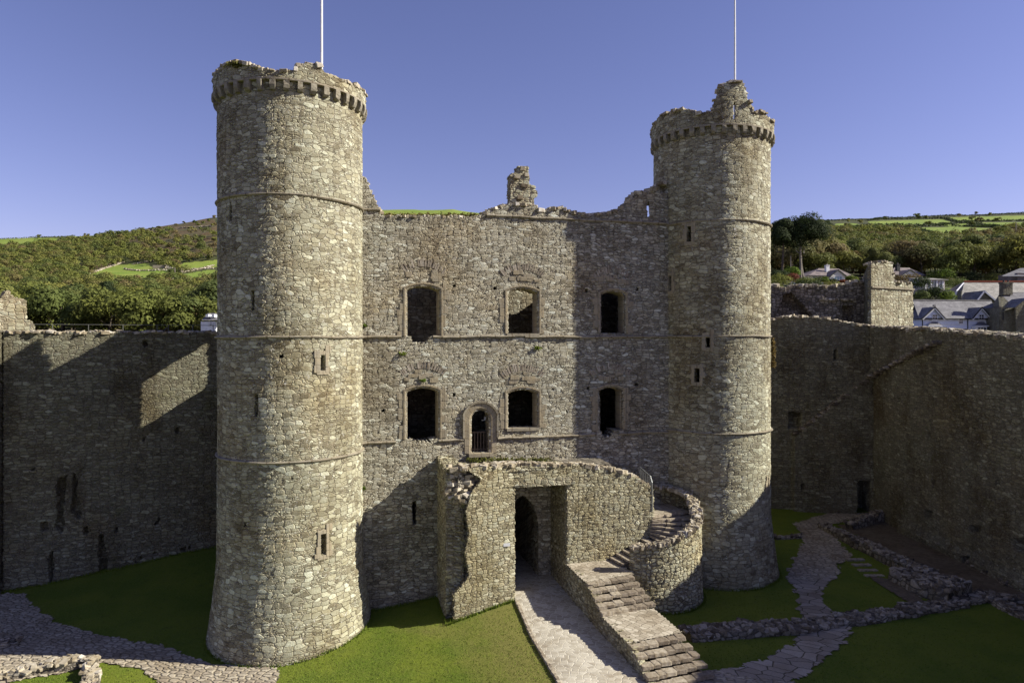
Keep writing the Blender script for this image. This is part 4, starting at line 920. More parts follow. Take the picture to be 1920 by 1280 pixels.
simplewall('side_face', TC, (29.66, 57.22), (.94, .33), 9, lambda x: np.interp(x, [0, 2, 4.5, 5.2], [17.2, 18.6, 19.4, 19.6]), .15, M['curtain'], tur, .08, seed=82, uvo=(5, 5))
headstones('top_stone', pos, cu, tv-.02, 60, M['rub'], tur, (.35, .35, .16), (.0, .7), seed=83)

# ------------------------------------------------------------------ low ruined walls in the courtyard
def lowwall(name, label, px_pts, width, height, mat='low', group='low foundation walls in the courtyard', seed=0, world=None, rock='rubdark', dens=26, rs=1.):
    P = np.array(world or [gp(*p)[:2] for p in px_pts]); seg = np.hypot(*np.diff(P, axis=0).T); ln = np.concatenate([[0], np.cumsum(seg)])
    s = grid(0, ln[-1], .1); x = np.interp(s, ln, P[:, 0]); y = np.interp(s, ln, P[:, 1]); tx = np.gradient(x, s); ty = np.gradient(y, s); l_ = np.hypot(tx, ty); nx, ny = -ty/l_, tx/l_
    hw = np.interp(np.linspace(0, 1, len(s)), np.linspace(0, 1, len(np.atleast_1d(width))) if hasattr(width, '__len__') else [0, 1], width if hasattr(width, '__len__') else [width]*2)/2
    hh = .7*np.interp(np.linspace(0, 1, len(s)), np.linspace(0, 1, len(height)) if hasattr(height, '__len__') else [0, 1], height if hasattr(height, '__len__') else [height]*2)
    hh = hh+blocky(s, .06, .3, seed)+.08*fbm(s*.7, s*0+seed, 2); hw = hw+.12*fbm(s*1.2, s*0+seed+5, 3)
    g = gz(x, y); root = thing(name, label, 'low wall', (float(x[len(x)//2]), float(y[len(x)//2]), float(g.mean())), group)
    prof = [(-1.12, -.3)]+[(-1.1+.1*k/4, k/4) for k in range(1, 5)]+[(-1+2*k/8, 1+.04*math.sin(k*2.)) for k in range(1, 8)]+[(1+.1*k/4, 1-k/4) for k in range(0, 4)]+[(1.12, -.3)]
    m = len(prof); V = np.stack([np.stack([x+nx*hw*a, y+ny*hw*a, g+np.where(b_ > 0, hh*b_, b_)], -1) for a, b_ in prof], 1)
    Q = np.array([[i*m+k, i*m+k+1, (i+1)*m+k+1, (i+1)*m+k] for i in range(len(s)-1) for k in range(m-1)])[:, ::-1]
    cap = [[k, k+1, m-2-k, m-1-k] for k in range(m//2)]; e = (len(s)-1)*m; Q = np.concatenate([Q, np.array(cap)[:, ::-1], np.array(cap)+e])
    pc = np.concatenate([[0], np.cumsum([math.hypot((prof[k+1][0]-prof[k][0])*.4, (prof[k+1][1]-prof[k][1])*.5) for k in range(m-1)])])
    mesh('wall_body', V.reshape(-1, 3), Q, M[mat], root, uv=np.stack([np.repeat(s, m), np.tile(pc, len(s))], -1), smooth=True)
    r = np.random.default_rng(seed+500); n = int(ln[-1]*dens*max(.5, np.mean(hw)*2)); i = r.integers(0, len(s), n); a = r.uniform(-1.02, 1.02, n)
    C = np.stack([x[i]+nx[i]*hw[i]*a+r.normal(0, .04, n), y[i]+ny[i]*hw[i]*a, g[i]+hh[i]-.02-.25*np.clip(np.abs(a)-.8, 0, 1)], -1)
    stones(C, np.stack([r.uniform(.12, .36, n)*rs, r.uniform(.12, .34, n)*rs, r.uniform(.06, .16, n)*rs], -1), r.uniform(0, 3.1, n), M[rock], 'top_stone', root, tilt=.22)
    return root
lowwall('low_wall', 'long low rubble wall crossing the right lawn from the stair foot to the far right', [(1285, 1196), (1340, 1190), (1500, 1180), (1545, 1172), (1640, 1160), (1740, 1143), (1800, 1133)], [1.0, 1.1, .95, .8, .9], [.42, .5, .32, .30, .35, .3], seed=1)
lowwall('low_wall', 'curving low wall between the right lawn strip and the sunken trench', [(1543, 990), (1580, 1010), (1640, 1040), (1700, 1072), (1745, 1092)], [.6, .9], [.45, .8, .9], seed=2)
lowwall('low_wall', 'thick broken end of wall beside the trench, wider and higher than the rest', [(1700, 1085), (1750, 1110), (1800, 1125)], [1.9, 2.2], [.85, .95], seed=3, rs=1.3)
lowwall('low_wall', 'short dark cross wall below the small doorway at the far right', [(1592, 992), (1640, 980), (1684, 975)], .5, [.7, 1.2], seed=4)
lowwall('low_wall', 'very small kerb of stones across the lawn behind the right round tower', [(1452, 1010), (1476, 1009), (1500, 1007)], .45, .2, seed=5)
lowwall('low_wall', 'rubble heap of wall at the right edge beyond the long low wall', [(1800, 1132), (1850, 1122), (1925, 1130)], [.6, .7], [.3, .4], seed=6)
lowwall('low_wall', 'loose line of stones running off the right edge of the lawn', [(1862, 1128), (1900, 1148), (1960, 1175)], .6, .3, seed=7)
lowwall('low_wall', 'sunlit low rubble wall with a rounded end in the bottom left corner', [(-60, 1275), (40, 1266), (120, 1252), (170, 1246), (172, 1262), (168, 1300)], .55, [.2, .3, .5, .55, .5], seed=8, rock='rub', dens=34, mat='low')
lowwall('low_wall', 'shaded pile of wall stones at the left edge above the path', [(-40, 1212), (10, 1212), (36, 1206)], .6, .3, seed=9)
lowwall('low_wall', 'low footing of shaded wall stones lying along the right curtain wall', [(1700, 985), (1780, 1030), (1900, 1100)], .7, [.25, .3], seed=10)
kb = thing('path_kerb', 'thin line of kerb stones edging the left side of the cobbled path', 'kerb', tuple(L(-.6, -6, 1.2)))
ke = np.array([wl_(-.52, -2.9), wl_(-.78, -6), wl_(-.98, -10.2), wl_(-1.3, -13)]); ks = np.linspace(0, 3, 60); kx = np.interp(ks, range(4), ke[:, 0]); ky = np.interp(ks, range(4), ke[:, 1])
stones(np.stack([kx, ky, gz(kx, ky)+.03], -1), np.stack([rng.uniform(.10, .16, 60), rng.uniform(.16, .24, 60), np.full(60, .14)], -1), .33, M['slab'], 'kerb_stone', kb, tilt=.03)
# little steps into the trench
ts = thing('garden_steps', 'four small stone steps in the right lawn leading down to the trench', 'steps', gp(1610, 1060))
for k in range(4):
    x, y, g_ = gp(1603+12*k, 1050+9.5*k); C = [(x-.35+.35*j, y+.0*j, g_+.02-.02*k) for j in range(3)]
    stones(C, [(.34, .3, .16)]*3, .15, M['slab'], 'step', ts, jit=.04, tilt=.02)
# ------------------------------------------------------------------ hills beyond the walls
SKYX = [-3000, -400, 0, 150, 200, 300, 400, 700, 850, 1000, 1200, 1450, 1550, 1700, 1920, 2300, 5000]
SKYY = [500, 452, 449, 443, 440, 424, 409, 394, 392.5, 412, 428, 422, 412, 407, 400, 398, 430]
def yprof(px, Y):
    px = np.asarray(px, float); sky_ = np.interp(px, SKYX, SKYY); k = np.clip((px-500)/800, 0, 1)
    YL = [60, 100, 150, 250, 400, 550, 800, 1100]; yl = [760, 670, 632, 596, 548, 512, 472]
    YR = [60, 100, 130, 160, 250, 400, 600, 1100]; yr = [745, 652, 562, 534, 507, 474, 443]
    def ev(Ys, ys):
        out = np.zeros(np.broadcast(px, Y).shape); Yb = np.broadcast_to(Y, out.shape); sb = np.broadcast_to(sky_, out.shape)
        last = ys[-1]; lst = np.minimum(last, sb+ (14 if True else 0)+12)
        for i in range(len(Ys)-1):
            y0 = ys[i] if i < len(ys)-1 else lst; y1 = (ys[i+1] if i+1 < len(ys)-1 else lst) if i+1 < len(ys) else sb
            f = np.clip((np.log(Yb)-math.log(Ys[i]))/(math.log(Ys[i+1])-math.log(Ys[i])), 0, 1)
            m = (Yb >= Ys[i]) if i else np.ones(out.shape, bool); out = np.where(m, y0+(y1-y0)*f, out)
        return out
    return ev(YL, yl)*(1-k)+ev(YR, yr)*k
def tz(X, Y):
    Y = np.asarray(Y, float); px = 960+F*np.asarray(X)/Y; r = E+(632-yprof(px, np.minimum(Y, 1100)))/F*Y
    r = np.where(Y > 1100, r-(Y-1100)*.35*np.clip((Y-1100)/300, 0, 1), r)
    return r + (2.2*fbm(X/60, Y/60, 3)+.5*fbm(X/12, Y/12, 2))*np.clip((Y-170)/200, 0, 1)
FIELDS = [[(1626, 415), (1766, 411), (1785, 417), (1706, 421.7), (1636, 421.7)], [(1769, 408), (1960, 403), (1960, 412.5), (1785, 414)],
    [(1704, 427), (1810, 425.5), (1878, 429.5), (1881, 433), (1805, 440), (1740, 440)], [(1764, 421.7), (1811, 418.5), (1816, 424), (1779, 426)],
    [(1839, 417), (1960, 416.5), (1960, 425), (1863, 424)], [(1566, 419), (1602, 418.5), (1628, 425.5), (1568, 426)], [(1528, 419.6), (1550, 419.6), (1550, 424), (1531, 424)], [(1889, 449), (1915, 448), (1915, 453), (1891, 453)],
    [(-80, 447), (109, 446), (105, 452), (59, 460), (-80, 462)], [(145, 522), (172, 510), (219, 497), (273, 493), (289, 503), (324, 505), (324, 518), (273, 522), (219, 522), (190, 516)],
    [(326, 507), (344, 493), (430, 485), (430, 499), (352, 504)], [(332, 516), (391, 506), (430, 508), (430, 517), (360, 522)], [(266, 536), (289, 532), (281, 543), (262, 546)], [(130, 436+5), (180, 436), (185, 441), (140, 447)],
    [(640, 380), (1000, 380), (1000, 412), (640, 412)], [(1700, 540), (1800, 540), (1790, 549), (1740, 549)]]
BROWN = [[(234, 430), (404, 420), (450, 420), (450, 478), (340, 480), (312, 478), (242, 462)], [(140, 500), (215, 478), (230, 490), (150, 525)], [(300, 418), (404, 408), (404, 424), (300, 432)]]
az = np.concatenate([np.linspace(-3000, -60, 90), np.linspace(-50, 450, 210), np.linspace(460, 1430, 200), np.linspace(1435, 2000, 240), np.linspace(2020, 5000, 90)])
yy = np.concatenate([np.geomspace(61, 150, 40), np.geomspace(152, 1100, 250), np.linspace(1110, 2600, 30)])
PX, YY = np.meshgrid(az, yy, indexing='ij'); TX = (PX-960)/F*YY; TZ = tz(TX, YY); PY = 632-(TZ-E)*F/YY
fld = np.zeros(PX.shape); brn = np.zeros(PX.shape)
for P in FIELDS: fld = np.maximum(fld, inpoly(PX, PY, P) & (YY < 1150))
for P in BROWN: brn = np.maximum(brn, inpoly(PX, PY, P))
a = N('hillside'); vc = a.n('ShaderNodeVertexColor', layer_name='cover'); sp = a.n('ShaderNodeSeparateColor'); a.l(vc.outputs['Color'], sp.inputs[0])
tc = a.n('ShaderNodeTexCoord').outputs['Object']; n1 = a.noise(tc, .03, 5., .65).outputs['Fac']; n2 = a.noise(tc, .35, 4., .7).outputs['Fac']
c = a.mix(a.rng(n2, .35, .65), (.03, .04, .012), (.075, .075, .025)); br = a.mix(a.rng(n1, .4, .6), (.13, .085, .04), (.10, .095, .04)); br = a.mix(a.rng(n2, .45, .7), br, (.05, .045, .018))
gr = a.mix(a.rng(n1, .35, .65), (.15, .22, .028), (.21, .25, .045)); gr = a.mix(a.rng(n2, .5, .75, 0, .4), gr, (.12, .14, .03))
c = a.mix(sp.outputs[1], c, br); c = a.mix(sp.outputs[0], c, gr); a.col(c); a.bump(n2, .6, 1.); M['hill'] = a.m
nn = np.arange(PX.size).reshape(PX.shape); Q = np.stack([nn[:-1, :-1], nn[1:, :-1], nn[1:, 1:], nn[:-1, 1:]], -1).reshape(-1, 4)
o = mesh('hills', np.stack([TX, YY, TZ], -1), Q, M['hill'], smooth=True, attr={'cover': np.stack([fld.ravel(), brn.ravel(), 0*fld.ravel(), np.ones(PX.size)], -1)}); tag(o, kind='structure')
def hit(px, py):
    """first point of the hillside seen at a photo pixel"""
    Ys = np.geomspace(90, 1100, 1500); X = (px-960)/F*Ys; y = 632-(tz(X, Ys)-E)*F/Ys; i = int(np.argmax(y <= py)) if (y <= py).any() else int(np.argmin(y)); Y = Ys[i]; return X[i], Y, float(tz(X[i], Y))

# ------------------------------------------------------------------ trees
def leafmat(name, stops, tint=.35):
    a = N(name); g = a.n('ShaderNodeNewGeometry'); oi = a.n('ShaderNodeObjectInfo'); r = g.outputs['Random Per Island']
    tc = a.n('ShaderNodeTexCoord').outputs['Object']
    va = a.n('ShaderNodeVertexColor', layer_name='tone'); sp = a.n('ShaderNodeSeparateColor'); a.l(va.outputs['Color'], sp.inputs[0])
    f = a.math('FRACT', a.math('ADD', sp.outputs[0], oi.outputs['Random']))
    c = a.ramp(f, stops); c = a.mix(a.rng(r, 0, 1, 0, .35, False), c, (.5, .55, .4), 'MULTIPLY'); a.col(c)
    a.b.inputs['Roughness'].default_value = .8
    tr = a.n('ShaderNodeBsdfTranslucent'); a.l(c, tr.inputs[0]); mx = a.n('ShaderNodeMixShader'); mx.inputs[0].default_value = .35; a.l(a.b.outputs[0], mx.inputs[1]); a.l(tr.outputs[0], mx.inputs[2]); a.l(mx.outputs[0], a.out.inputs[0])
    return a.m
GRN = [(0, (.15, .17, .04)), (.15, (.20, .21, .045)), (.3, (.09, .115, .035)), (.45, (.24, .23, .055)), (.58, (.15, .165, .045)), (.7, (.20, .19, .06)), (.8, (.21, .16, .07)), (.9, (.11, .14, .04)), (1, (.15, .17, .04))]
M['leaf'] = leafmat('leaf_green', GRN)
M['leafdark'] = leafmat('leaf_dark', [(0, (.03, .043, .016)), (.5, (.048, .066, .022)), (1, (.035, .05, .018))])
M['leafbrown'] = leafmat('leaf_autumn', [(0, (.17, .11, .04)), (.5, (.14, .10, .04)), (1, (.20, .14, .045))])
M['bark'] = plain('bark', (.12, .095, .07), .9, c2=(.05, .04, .03), ns=8.)
M['palebark'] = plain('pale_bark', (.30, .27, .22), .9, c2=(.16, .13, .1), ns=8.)
def crown(r, R_, H, n, size, lobes=10, flat=.8, tone=None, low=0.):
    """leaf quads on the skins of overlapping lobes; centre of crown at origin"""
    lc = []; 
    for k in range(lobes):
        v = r.normal(size=3); v /= np.linalg.norm(v); v[2] = abs(v[2])*.9-low if k % 3 else v[2]; q = r.uniform(.35, .68)
        lc.append((v*np.array([R_, R_, H/2])*q, r.uniform(.34, .52)*R_))
    C = np.array([l[0] for l in lc]); rad = np.array([l[1] for l in lc]); i = r.integers(0, lobes, n)
    d = r.normal(size=(n, 3)); d /= np.linalg.norm(d, axis=1)[:, None]; d[:, 2] = np.where(d[:, 2] < -.35, -d[:, 2], d[:, 2])
    p = C[i]+d*(rad[i]*r.uniform(.72, 1.08, n))[:, None]*np.array([1, 1, flat])
    nn_ = d+r.normal(0, .3, (n, 3)); nn_ /= np.linalg.norm(nn_, axis=1)[:, None]
    t = np.cross(nn_, r.normal(size=(n, 3))); t /= np.linalg.norm(t, axis=1)[:, None]; b_ = np.cross(nn_, t); s = (size*r.uniform(.6, 1.3, n))[:, None]
    V = np.stack([p-t*s-b_*s*.55, p+t*s-b_*s*.35, p+t*s*.8+b_*s*.6, p-t*s*.7+b_*s*.5], 1).reshape(-1, 3)
    tn = (tone if tone is not None else 0)+r.normal(0, .02, lobes)[i]; tn = np.repeat(tn, 4)
    return V, np.arange(n*4).reshape(n, 4), tn
def trunk(r, H, rad, lean=.1, forks=4, spread=1.5, n=7, fork_at=.45, up=(.15, .35)):
    parts = []
    def tb(p0, p1, r0, r1, bend):
        V = []; k = 5
        for i in range(k):
            f = i/(k-1); p = p0*(1-f)+p1*f+bend*math.sin(f*math.pi); rr_ = r0*(1-f)+r1*f
            for j in range(n): t = 2*math.pi*j/n; V.append(p+rr_*np.array([math.cos(t), math.sin(t), 0]))
        parts.append((np.array(V), np.array([[i*n+j, i*n+(j+1) % n, (i+1)*n+(j+1) % n, (i+1)*n+j] for i in range(k-1) for j in range(n)])))
    top_ = np.array([r.normal(0, lean), r.normal(0, lean), 1])*H; z0 = np.array([0, 0, -.6]); tb(z0, top_, rad, rad*.25, r.normal(0, .03, 3)*H)
    for k in range(forks):
        f = fork_at+(.95-fork_at)*k/forks; p = top_*f; a_ = r.uniform(0, 6.28); q = p+np.array([math.cos(a_)*spread, math.sin(a_)*spread, H*r.uniform(*up)]); tb(p, q, rad*.5, rad*.12, r.normal(0, .02, 3)*H)
    return join_arrays(parts)
r = np.random.default_rng(77)
protos = {'broad': [], 'dark': [], 'brown': [], 'conifer': []}
def proto_meshes(kind, R_, H, n, size, mat, lobes, flat, bark='bark'):
    V, Q_, tn = crown(r, R_, H, n, size, lobes, flat); V[:, 2] += H*.62
    oc = mesh('crown', V, Q_, M[mat], attr={'tone': np.stack([tn, tn, tn, tn*0+1], -1)}); v, q = trunk(r, H*.75, .028*H, forks=4, spread=R_*.5); ot = mesh('trunk', v, q, M[bark])
    mc, mt = oc.data, ot.data; bpy.data.objects.remove(oc); bpy.data.objects.remove(ot); protos[kind].append((mc, mt))
for k in range(6): proto_meshes('broad', 1.0*5.0, 8.5, 3600, .21, 'leaf', 12, .8)
for k in range(2): proto_meshes('dark', 4.6, 9, 3400, .21, 'leafdark', 12, .8)
for k in range(2): proto_meshes('brown', 4.6, 7.5, 3200, .2, 'leafbrown', 12, .7)
def put_tree(name, kind, x, y, z, sc_, rz, label, cat, group, idx=0, sx=1.):
    root = thing(name, label, cat, (x, y, z), group); root.rotation_euler = (0, 0, rz); root.scale = (sc_*sx, sc_*sx, sc_)
    mc, mt = protos[kind][idx % len(protos[kind])]
    for nm, me in (('crown', mc), ('trunk', mt)):
        o = bpy.data.objects.new(nm, me); link(o, root)
    return root
# places: jittered grid over the hillside; near ones individual, the far ones one wood
pts = []
def wooded(px, py, Y):
    for P in FIELDS:
        if inpoly(np.array([px]), np.array([py]), P)[0]: return False
    return True
Y = 128.
while Y < 1090:
    step = 7.6+Y*.0062
    for x0 in (-80, 1300):
        xa = (x0-960)/F*Y; xb = ((500 if x0 < 0 else 2010)-960)/F*Y; x = xa
        while x < xb:
            xx = x+r.uniform(-.35, .35)*step; Yv = Y+r.uniform(-.4, .4)*step; zz = float(tz(xx, Yv)); px = 960+F*xx/Yv; py = 632-(zz-E)*F/Yv
            x += step
            dens = 1.
            if inpoly(np.array([px]), np.array([py]), BROWN[0])[0]: dens = .45
            if inpoly(np.array([px]), np.array([py]), BROWN[2])[0]: dens = .2
            if px < 700 and py < np.interp(px, [0, 110, 200, 300, 404], [466, 456, 442, 436, 440]): dens = .12
            if px > 1400 and py < 429: dens = .03
            if px > 1250 and (Yv < 185 and px < 1760 or Yv < 165): continue
            if r.random() > dens or not wooded(px, py, Yv): continue
            # keep the crowns from standing in front of a field
            hpx = 7.5*F/Yv
            if not wooded(px, py-hpx*.55, Yv) and py > 430 and Yv < 700: continue
            pts.append((Yv, xx, zz, px, py))
    Y += step*.82
pts.sort(); NI = 285
kinds_l = {'broad': 'round green tree', 'dark': 'dark green tree', 'brown': 'russet brown tree'}
near = pts[:NI]; far = pts[NI:]
for (Yv, xx, zz, px, py) in near:
    q = r.random(); kind = 'brown' if q < .045 else ('dark' if q < .11 else 'broad'); s_ = r.uniform(.75, 1.5)
    put_tree('woodland_tree', kind, xx, Yv, zz-1.2, s_, r.uniform(0, 6.28), kinds_l[kind]+(' at the far left of the left wood' if px < 130 else ' in the middle of the left wood' if px < 270 else ' in the right part of the left wood' if px < 700 else ' behind the pines and bungalows' if px < 1650 else ' above the cottages' if px < 1800 else ' at the far right')+(', near its foot' if py > 560 or (px > 1400 and py > 495) else ', higher up'), 'tree', 'trees of the hillside woods', r.integers(0, 9), r.uniform(.9, 1.15))
parts = []; tones = []
for (Yv, xx, zz, px, py) in far:
    n = int(np.clip(330*(420/Yv)**1.1, 90, 480)); R_ = r.uniform(4., 8.)*(1.0 if py > 436 or Yv < 500 else .62); V, Q_, tn = crown(r, R_, R_*1.35, n, 2*(.11+.0003*Yv), 5, .8, r.random()); parts.append((V+np.array([xx, Yv, zz+R_*.55]), Q_)); tones.append(tn)
v, q = join_arrays(parts); tn = np.concatenate(tones)
o = mesh('woodland', v, q, M['leaf'], attr={'tone': np.stack([tn, tn, tn, tn*0+1], -1)}); tag(o, 'dense far wood covering the upper hillsides in greens and browns', 'woodland', kind='stuff')
print('TREES', len(near), len(far), near[-1][0])
# hedges between the fields and dry stone walls
def hedge(px_pts, h, wd, mat, label, size=.5, dens=9):
    P = np.array([hit(*p) for p in px_pts]); seg = np.hypot(*np.diff(P[:, :2], axis=0).T); ln = np.concatenate([[0], np.cumsum(seg)]); n = int(ln[-1]*dens*.6)+20
    s = r.uniform(0, ln[-1], n); x = np.interp(s, ln, P[:, 0]); y = np.interp(s, ln, P[:, 1]); hh = h*(.6+.9*np.abs(fbm(s/9, s*0+P[0, 0], 3)))
    x = x+r.normal(0, wd/2, n); y = y+r.normal(0, wd/2, n); z = tz(x, y)+r.uniform(0, 1, n)**.7*hh
    p = np.stack([x, y, z], -1); nn_ = r.normal(size=(n, 3))+np.array([.2, -.4, .8]); nn_ /= np.linalg.norm(nn_, axis=1)[:, None]; t = np.cross(nn_, r.normal(size=(n, 3))); t /= np.linalg.norm(t, axis=1)[:, None]; b_ = np.cross(nn_, t); q_ = (size*r.uniform(.6, 1.4, n))[:, None]
    V = np.stack([p-t*q_-b_*q_*.6, p+t*q_-b_*q_*.6, p+t*q_+b_*q_*.6, p-t*q_+b_*q_*.6], 1).reshape(-1, 3)
    o = mesh('hedge', V, np.arange(n*4).reshape(n, 4), M[mat], attr={'tone': np.full((n*4, 4), r.random())}); tag(o, label, 'hedge', 'hedges between the hill fields')
HLs = ['upper dark hedge along the top of the middle fields on the right hill', 'long dark hedge under the two narrow right fields', 'dark hedge above the largest bright field on the right hill', 'dark hedge below the largest bright field on the right hill', 'hedge on the skyline of the right hill', 'short hedge between the two small leftmost fields of the right hill', 'hedge running down the slope at the right edge of the fields', 'slanting hedge left of the largest bright field']
for P in [[(1500, 416), (1560, 414), (1626, 413), (1700, 411), (1766, 410), (1790, 416), (1840, 416), (1930, 413.5)], [(1528, 426), (1600, 427), (1636, 423), (1706, 423), (1760, 422), (1820, 418)], [(1700, 427), (1760, 424), (1815, 425), (1865, 426), (1930, 427)], [(1740, 441), (1805, 441.5), (1885, 433), (1930, 431)], [(1626, 414), (1660, 408.5), (1769, 406), (1930, 401)], [(1550, 417), (1556, 428), (1630, 427)], [(1820, 417), (1840, 425), (1880, 430), (1930, 436)], [(1640, 428), (1700, 428), (1745, 441)]]:
    hedge(P, 2.8, 3.0, 'leafdark', HLs.pop(0), .7, 8)
HLs = ['bush line on the skyline of the left hill', 'bush line under the top left field', 'bush line below the walled fields on the left hill']
for P in [[(-40, 446), (60, 444), (125, 445), (140, 442)], [(-40, 463), (60, 461), (110, 452)], [(145, 523), (220, 523), (275, 523), (330, 519)]]:
    hedge(P, 2.4, 2.5, 'leaf', HLs.pop(0), .6, 6)
def drywall(px_pts, label, h=1.3, dens=2.2):
    A_ = np.array(px_pts, float); P = []
    for i in range(len(A_)-1):
        for f in np.linspace(0, 1, 14)[:-1]: P.append(hit(*(A_[i]*(1-f)+A_[i+1]*f)))
    P = np.array(P); md = np.median(P[:, 1]); keep = np.abs(P[:, 1]-md) < .3*md; P = P[keep]; seg = np.hypot(*np.diff(P[:, :2], axis=0).T); okk = seg < 30; S_ = np.where(okk, seg, 0); n = int(S_.sum()*dens)+6
    ii = r.choice(len(seg), n, p=S_/S_.sum()); f = r.uniform(0, 1, n); x = P[ii, 0]*(1-f)+P[ii+1, 0]*f+r.normal(0, .3, n); y = P[ii, 1]*(1-f)+P[ii+1, 1]*f+r.normal(0, .3, n)
    o = stones(np.stack([x, y, tz(x, y)+r.uniform(.1, h, n)], -1), r.uniform(.6, 1.5, (n, 3))*np.array([1.4, .9, .6]), r.uniform(0, 3, n), M['rub'], 'field_wall', None, tilt=.2); tag(o, label, 'dry stone wall', 'dry stone walls on the left hill')
DLs = ['main dry stone wall across the middle of the left hill fields', 'short field wall above the farm ruin', 'lower right field wall on the left hill', 'slanting field wall at the left end of the fields', 'field wall around the lowest small field', 'high field wall on the brown moor', 'field wall near the skyline of the brown moor']
for P in [[(233, 505), (255, 508), (290, 508), (324, 507), (345, 507), (404, 503)], [(250, 496), (274, 492), (290, 489)], [(330, 512), (350, 510), (375, 505), (404, 498)], [(150, 524), (175, 511), (215, 498), (232, 492)], [(265, 545), (280, 534), (300, 528), (330, 524)], [(300, 432), (340, 428), (404, 424)], [(200, 440), (240, 436), (300, 430)]]:
    drywall(P, DLs.pop(0), 1.0)
# farm ruin on the left hill
hx, hy, hz = hit(302, 503)
fr_ = thing('farm_ruin', 'small roofless stone farm building among the fields on the left hill', 'ruin', (hx, hy, hz))
v, q = join_arrays([box8((hx-2, hy, hz+1.2), (4.5, .6, 0), (0, .4, 0), (0, 0, 1.4)), box8((hx+3.5, hy+2.5, hz+1.6), (.4, 0, 0), (0, 3, 0), (0, 0, 1.8)), box8((hx-6, hy+2.5, hz+1.), (.4, 0, 0), (0, 3, 0), (0, 0, 1.3)), box8((hx+6.5, hy+1, hz+1.2), (2.6, .4, 0), (0, .4, 0), (0, 0, 1.5))])
mesh('wall', v, q, M['rub'], fr_)
# shrubs around the bungalows and gardens
def bush(px, py, Yd, R_, H, mat, label, size=.11, n=1500, nm='garden_shrub', grp='shrubs in the gardens below the houses'):
    X = (px-960)/F*Yd; z_ = E+(632-py)/F*Yd; V, Q_, tn = crown(r, R_, H, n, size, 8, .9, r.random()); o = mesh(nm, V+np.array([X, Yd, z_]), Q_, M[mat], attr={'tone': np.stack([tn]*3+[tn*0+1], -1)}); tag(o, label, 'shrub', grp); return o
M['leafred'] = leafmat('leaf_red', [(0, (.20, .06, .025)), (1, (.14, .05, .03))]); M['leafbright'] = leafmat('leaf_bright', [(0, (.12, .19, .025)), (1, (.16, .20, .03))])
for px, py, Yd, R_, H, mat, lab in [(1484, 526, 140, 2.2, 2.4, 'leafred', 'red brown shrub left of the white bungalow'), (1460, 520, 142, 2.6, 3.4, 'leafdark', 'dark shrub beside the right round tower below the pines'), (1483, 514, 150, 2.5, 2.6, 'leafbright', 'bright green shrub under the pine trunks'), (1459, 532, 130, 3.2, 2.2, 'leaf', 'low green shrub nearest the right round tower'), (1502, 533, 130, 3.2, 1.8, 'leaf', 'low green shrub below the bungalow garage'),
    (1534, 528, 150, 1.6, 1.7, 'leafdark', 'dark garden shrub below the first bungalow window'), (1547, 527, 150, 1.2, 1.6, 'leafbright', 'small bright shrub in front of the bungalow'), (1562, 529, 150, 1.3, 1.4, 'leafdark', 'rounded dark shrub under the big bungalow window'), (1579, 530, 150, 1.5, 1.2, 'leafred', 'reddish shrub before the bungalow picture window'), (1597, 526, 150, 1.6, 2.0, 'leafbright', 'yellow green shrub at the right end of the bungalow'), (1606, 532, 145, 1.7, 2.2, 'leaf', 'green shrub touching the square turret'), (1516, 539, 128, 3, .8, 'leafdark', 'long low dark shrub above the ruined wall'), (1560, 540, 128, 3, .7, 'leaf', 'long low shrub above the sunlit rubble'), (1594, 538, 128, 1.8, 1.0, 'leafdark', 'dark low shrub left of the square turret'),
    (1700, 528, 140, 3.0, 1.9, 'leafbrown', 'brown hedge shrub behind the turret top'), (1722, 536, 128, 2.4, 3.2, 'leafdark', 'dark ivy shrub at the corner of the summerhouse'), (1745, 556, 118, 3.2, 2.6, 'leafdark', 'wide dark shrub below the summerhouse'), (1760, 556, 117, 2.6, 2.4, 'leafdark', 'dark shrub above the cottage ridge'), (1778, 560, 115, 1.9, 1.9, 'leafbright', 'bright round shrub behind the cottage ridge'), (1725, 560, 112, 1.8, 3, 'leaf', 'green shrub left of the cottage roof'), (1790, 534, 150, 3.6, 2.4, 'leaf', 'green shrub right of the summerhouse'), (1820, 524, 165, 4.2, 3, 'leafdark', 'dark shrub above the long red ridged roof'), (1850, 526, 165, 4.2, 3, 'leaf', 'green shrub above the long slate roof'), (1870, 520, 170, 4, 3.4, 'leafdark', 'dark shrub beside the right hand house roof'), (1800, 548, 135, 2.4, 2.4, 'leafdark', 'shaded shrub beside the hipped slate roof'), (1765, 520, 165, 4, 3.4, 'leafbright', 'sunny shrub behind the summerhouse roof')]:
    bush(px, py, Yd, R_, H, mat, lab)
# named trees
def bigtree(name, label, px, Yd, ybase, ytop, wpx, mat, n=3500, size=.3, lobes=18, crownfrac=.6, bark='bark', cat='tree', forks=5, flat=.6, trunks=1):
    X = (px-960)/F*Yd; z0 = E+(632-ybase)/F*Yd; z1 = E+(632-ytop)/F*Yd; H = z1-z0; Rw = wpx/2/F*Yd; root = thing(name, label, cat, (X, Yd, z0))
    ch_ = H*crownfrac; V, Q_, tn = crown(r, Rw, ch_, n, size, lobes, flat, r.random(), .25); V[:, 2] += z1-ch_*.52; V[:, 0] += X; V[:, 1] += Yd
    mesh('crown', V, Q_, M[mat], root, attr={'tone': np.stack([tn]*3+[tn*0+1], -1)})
    for k in range(trunks):
        v, q = trunk(r, H*.74, .022*H, .04, forks, Rw*.5, fork_at=.55, up=(.03, .1)); mesh('trunk', v+np.array([X+(k-(trunks-1)/2)*1.2, Yd, z0]), q, M[bark], root)
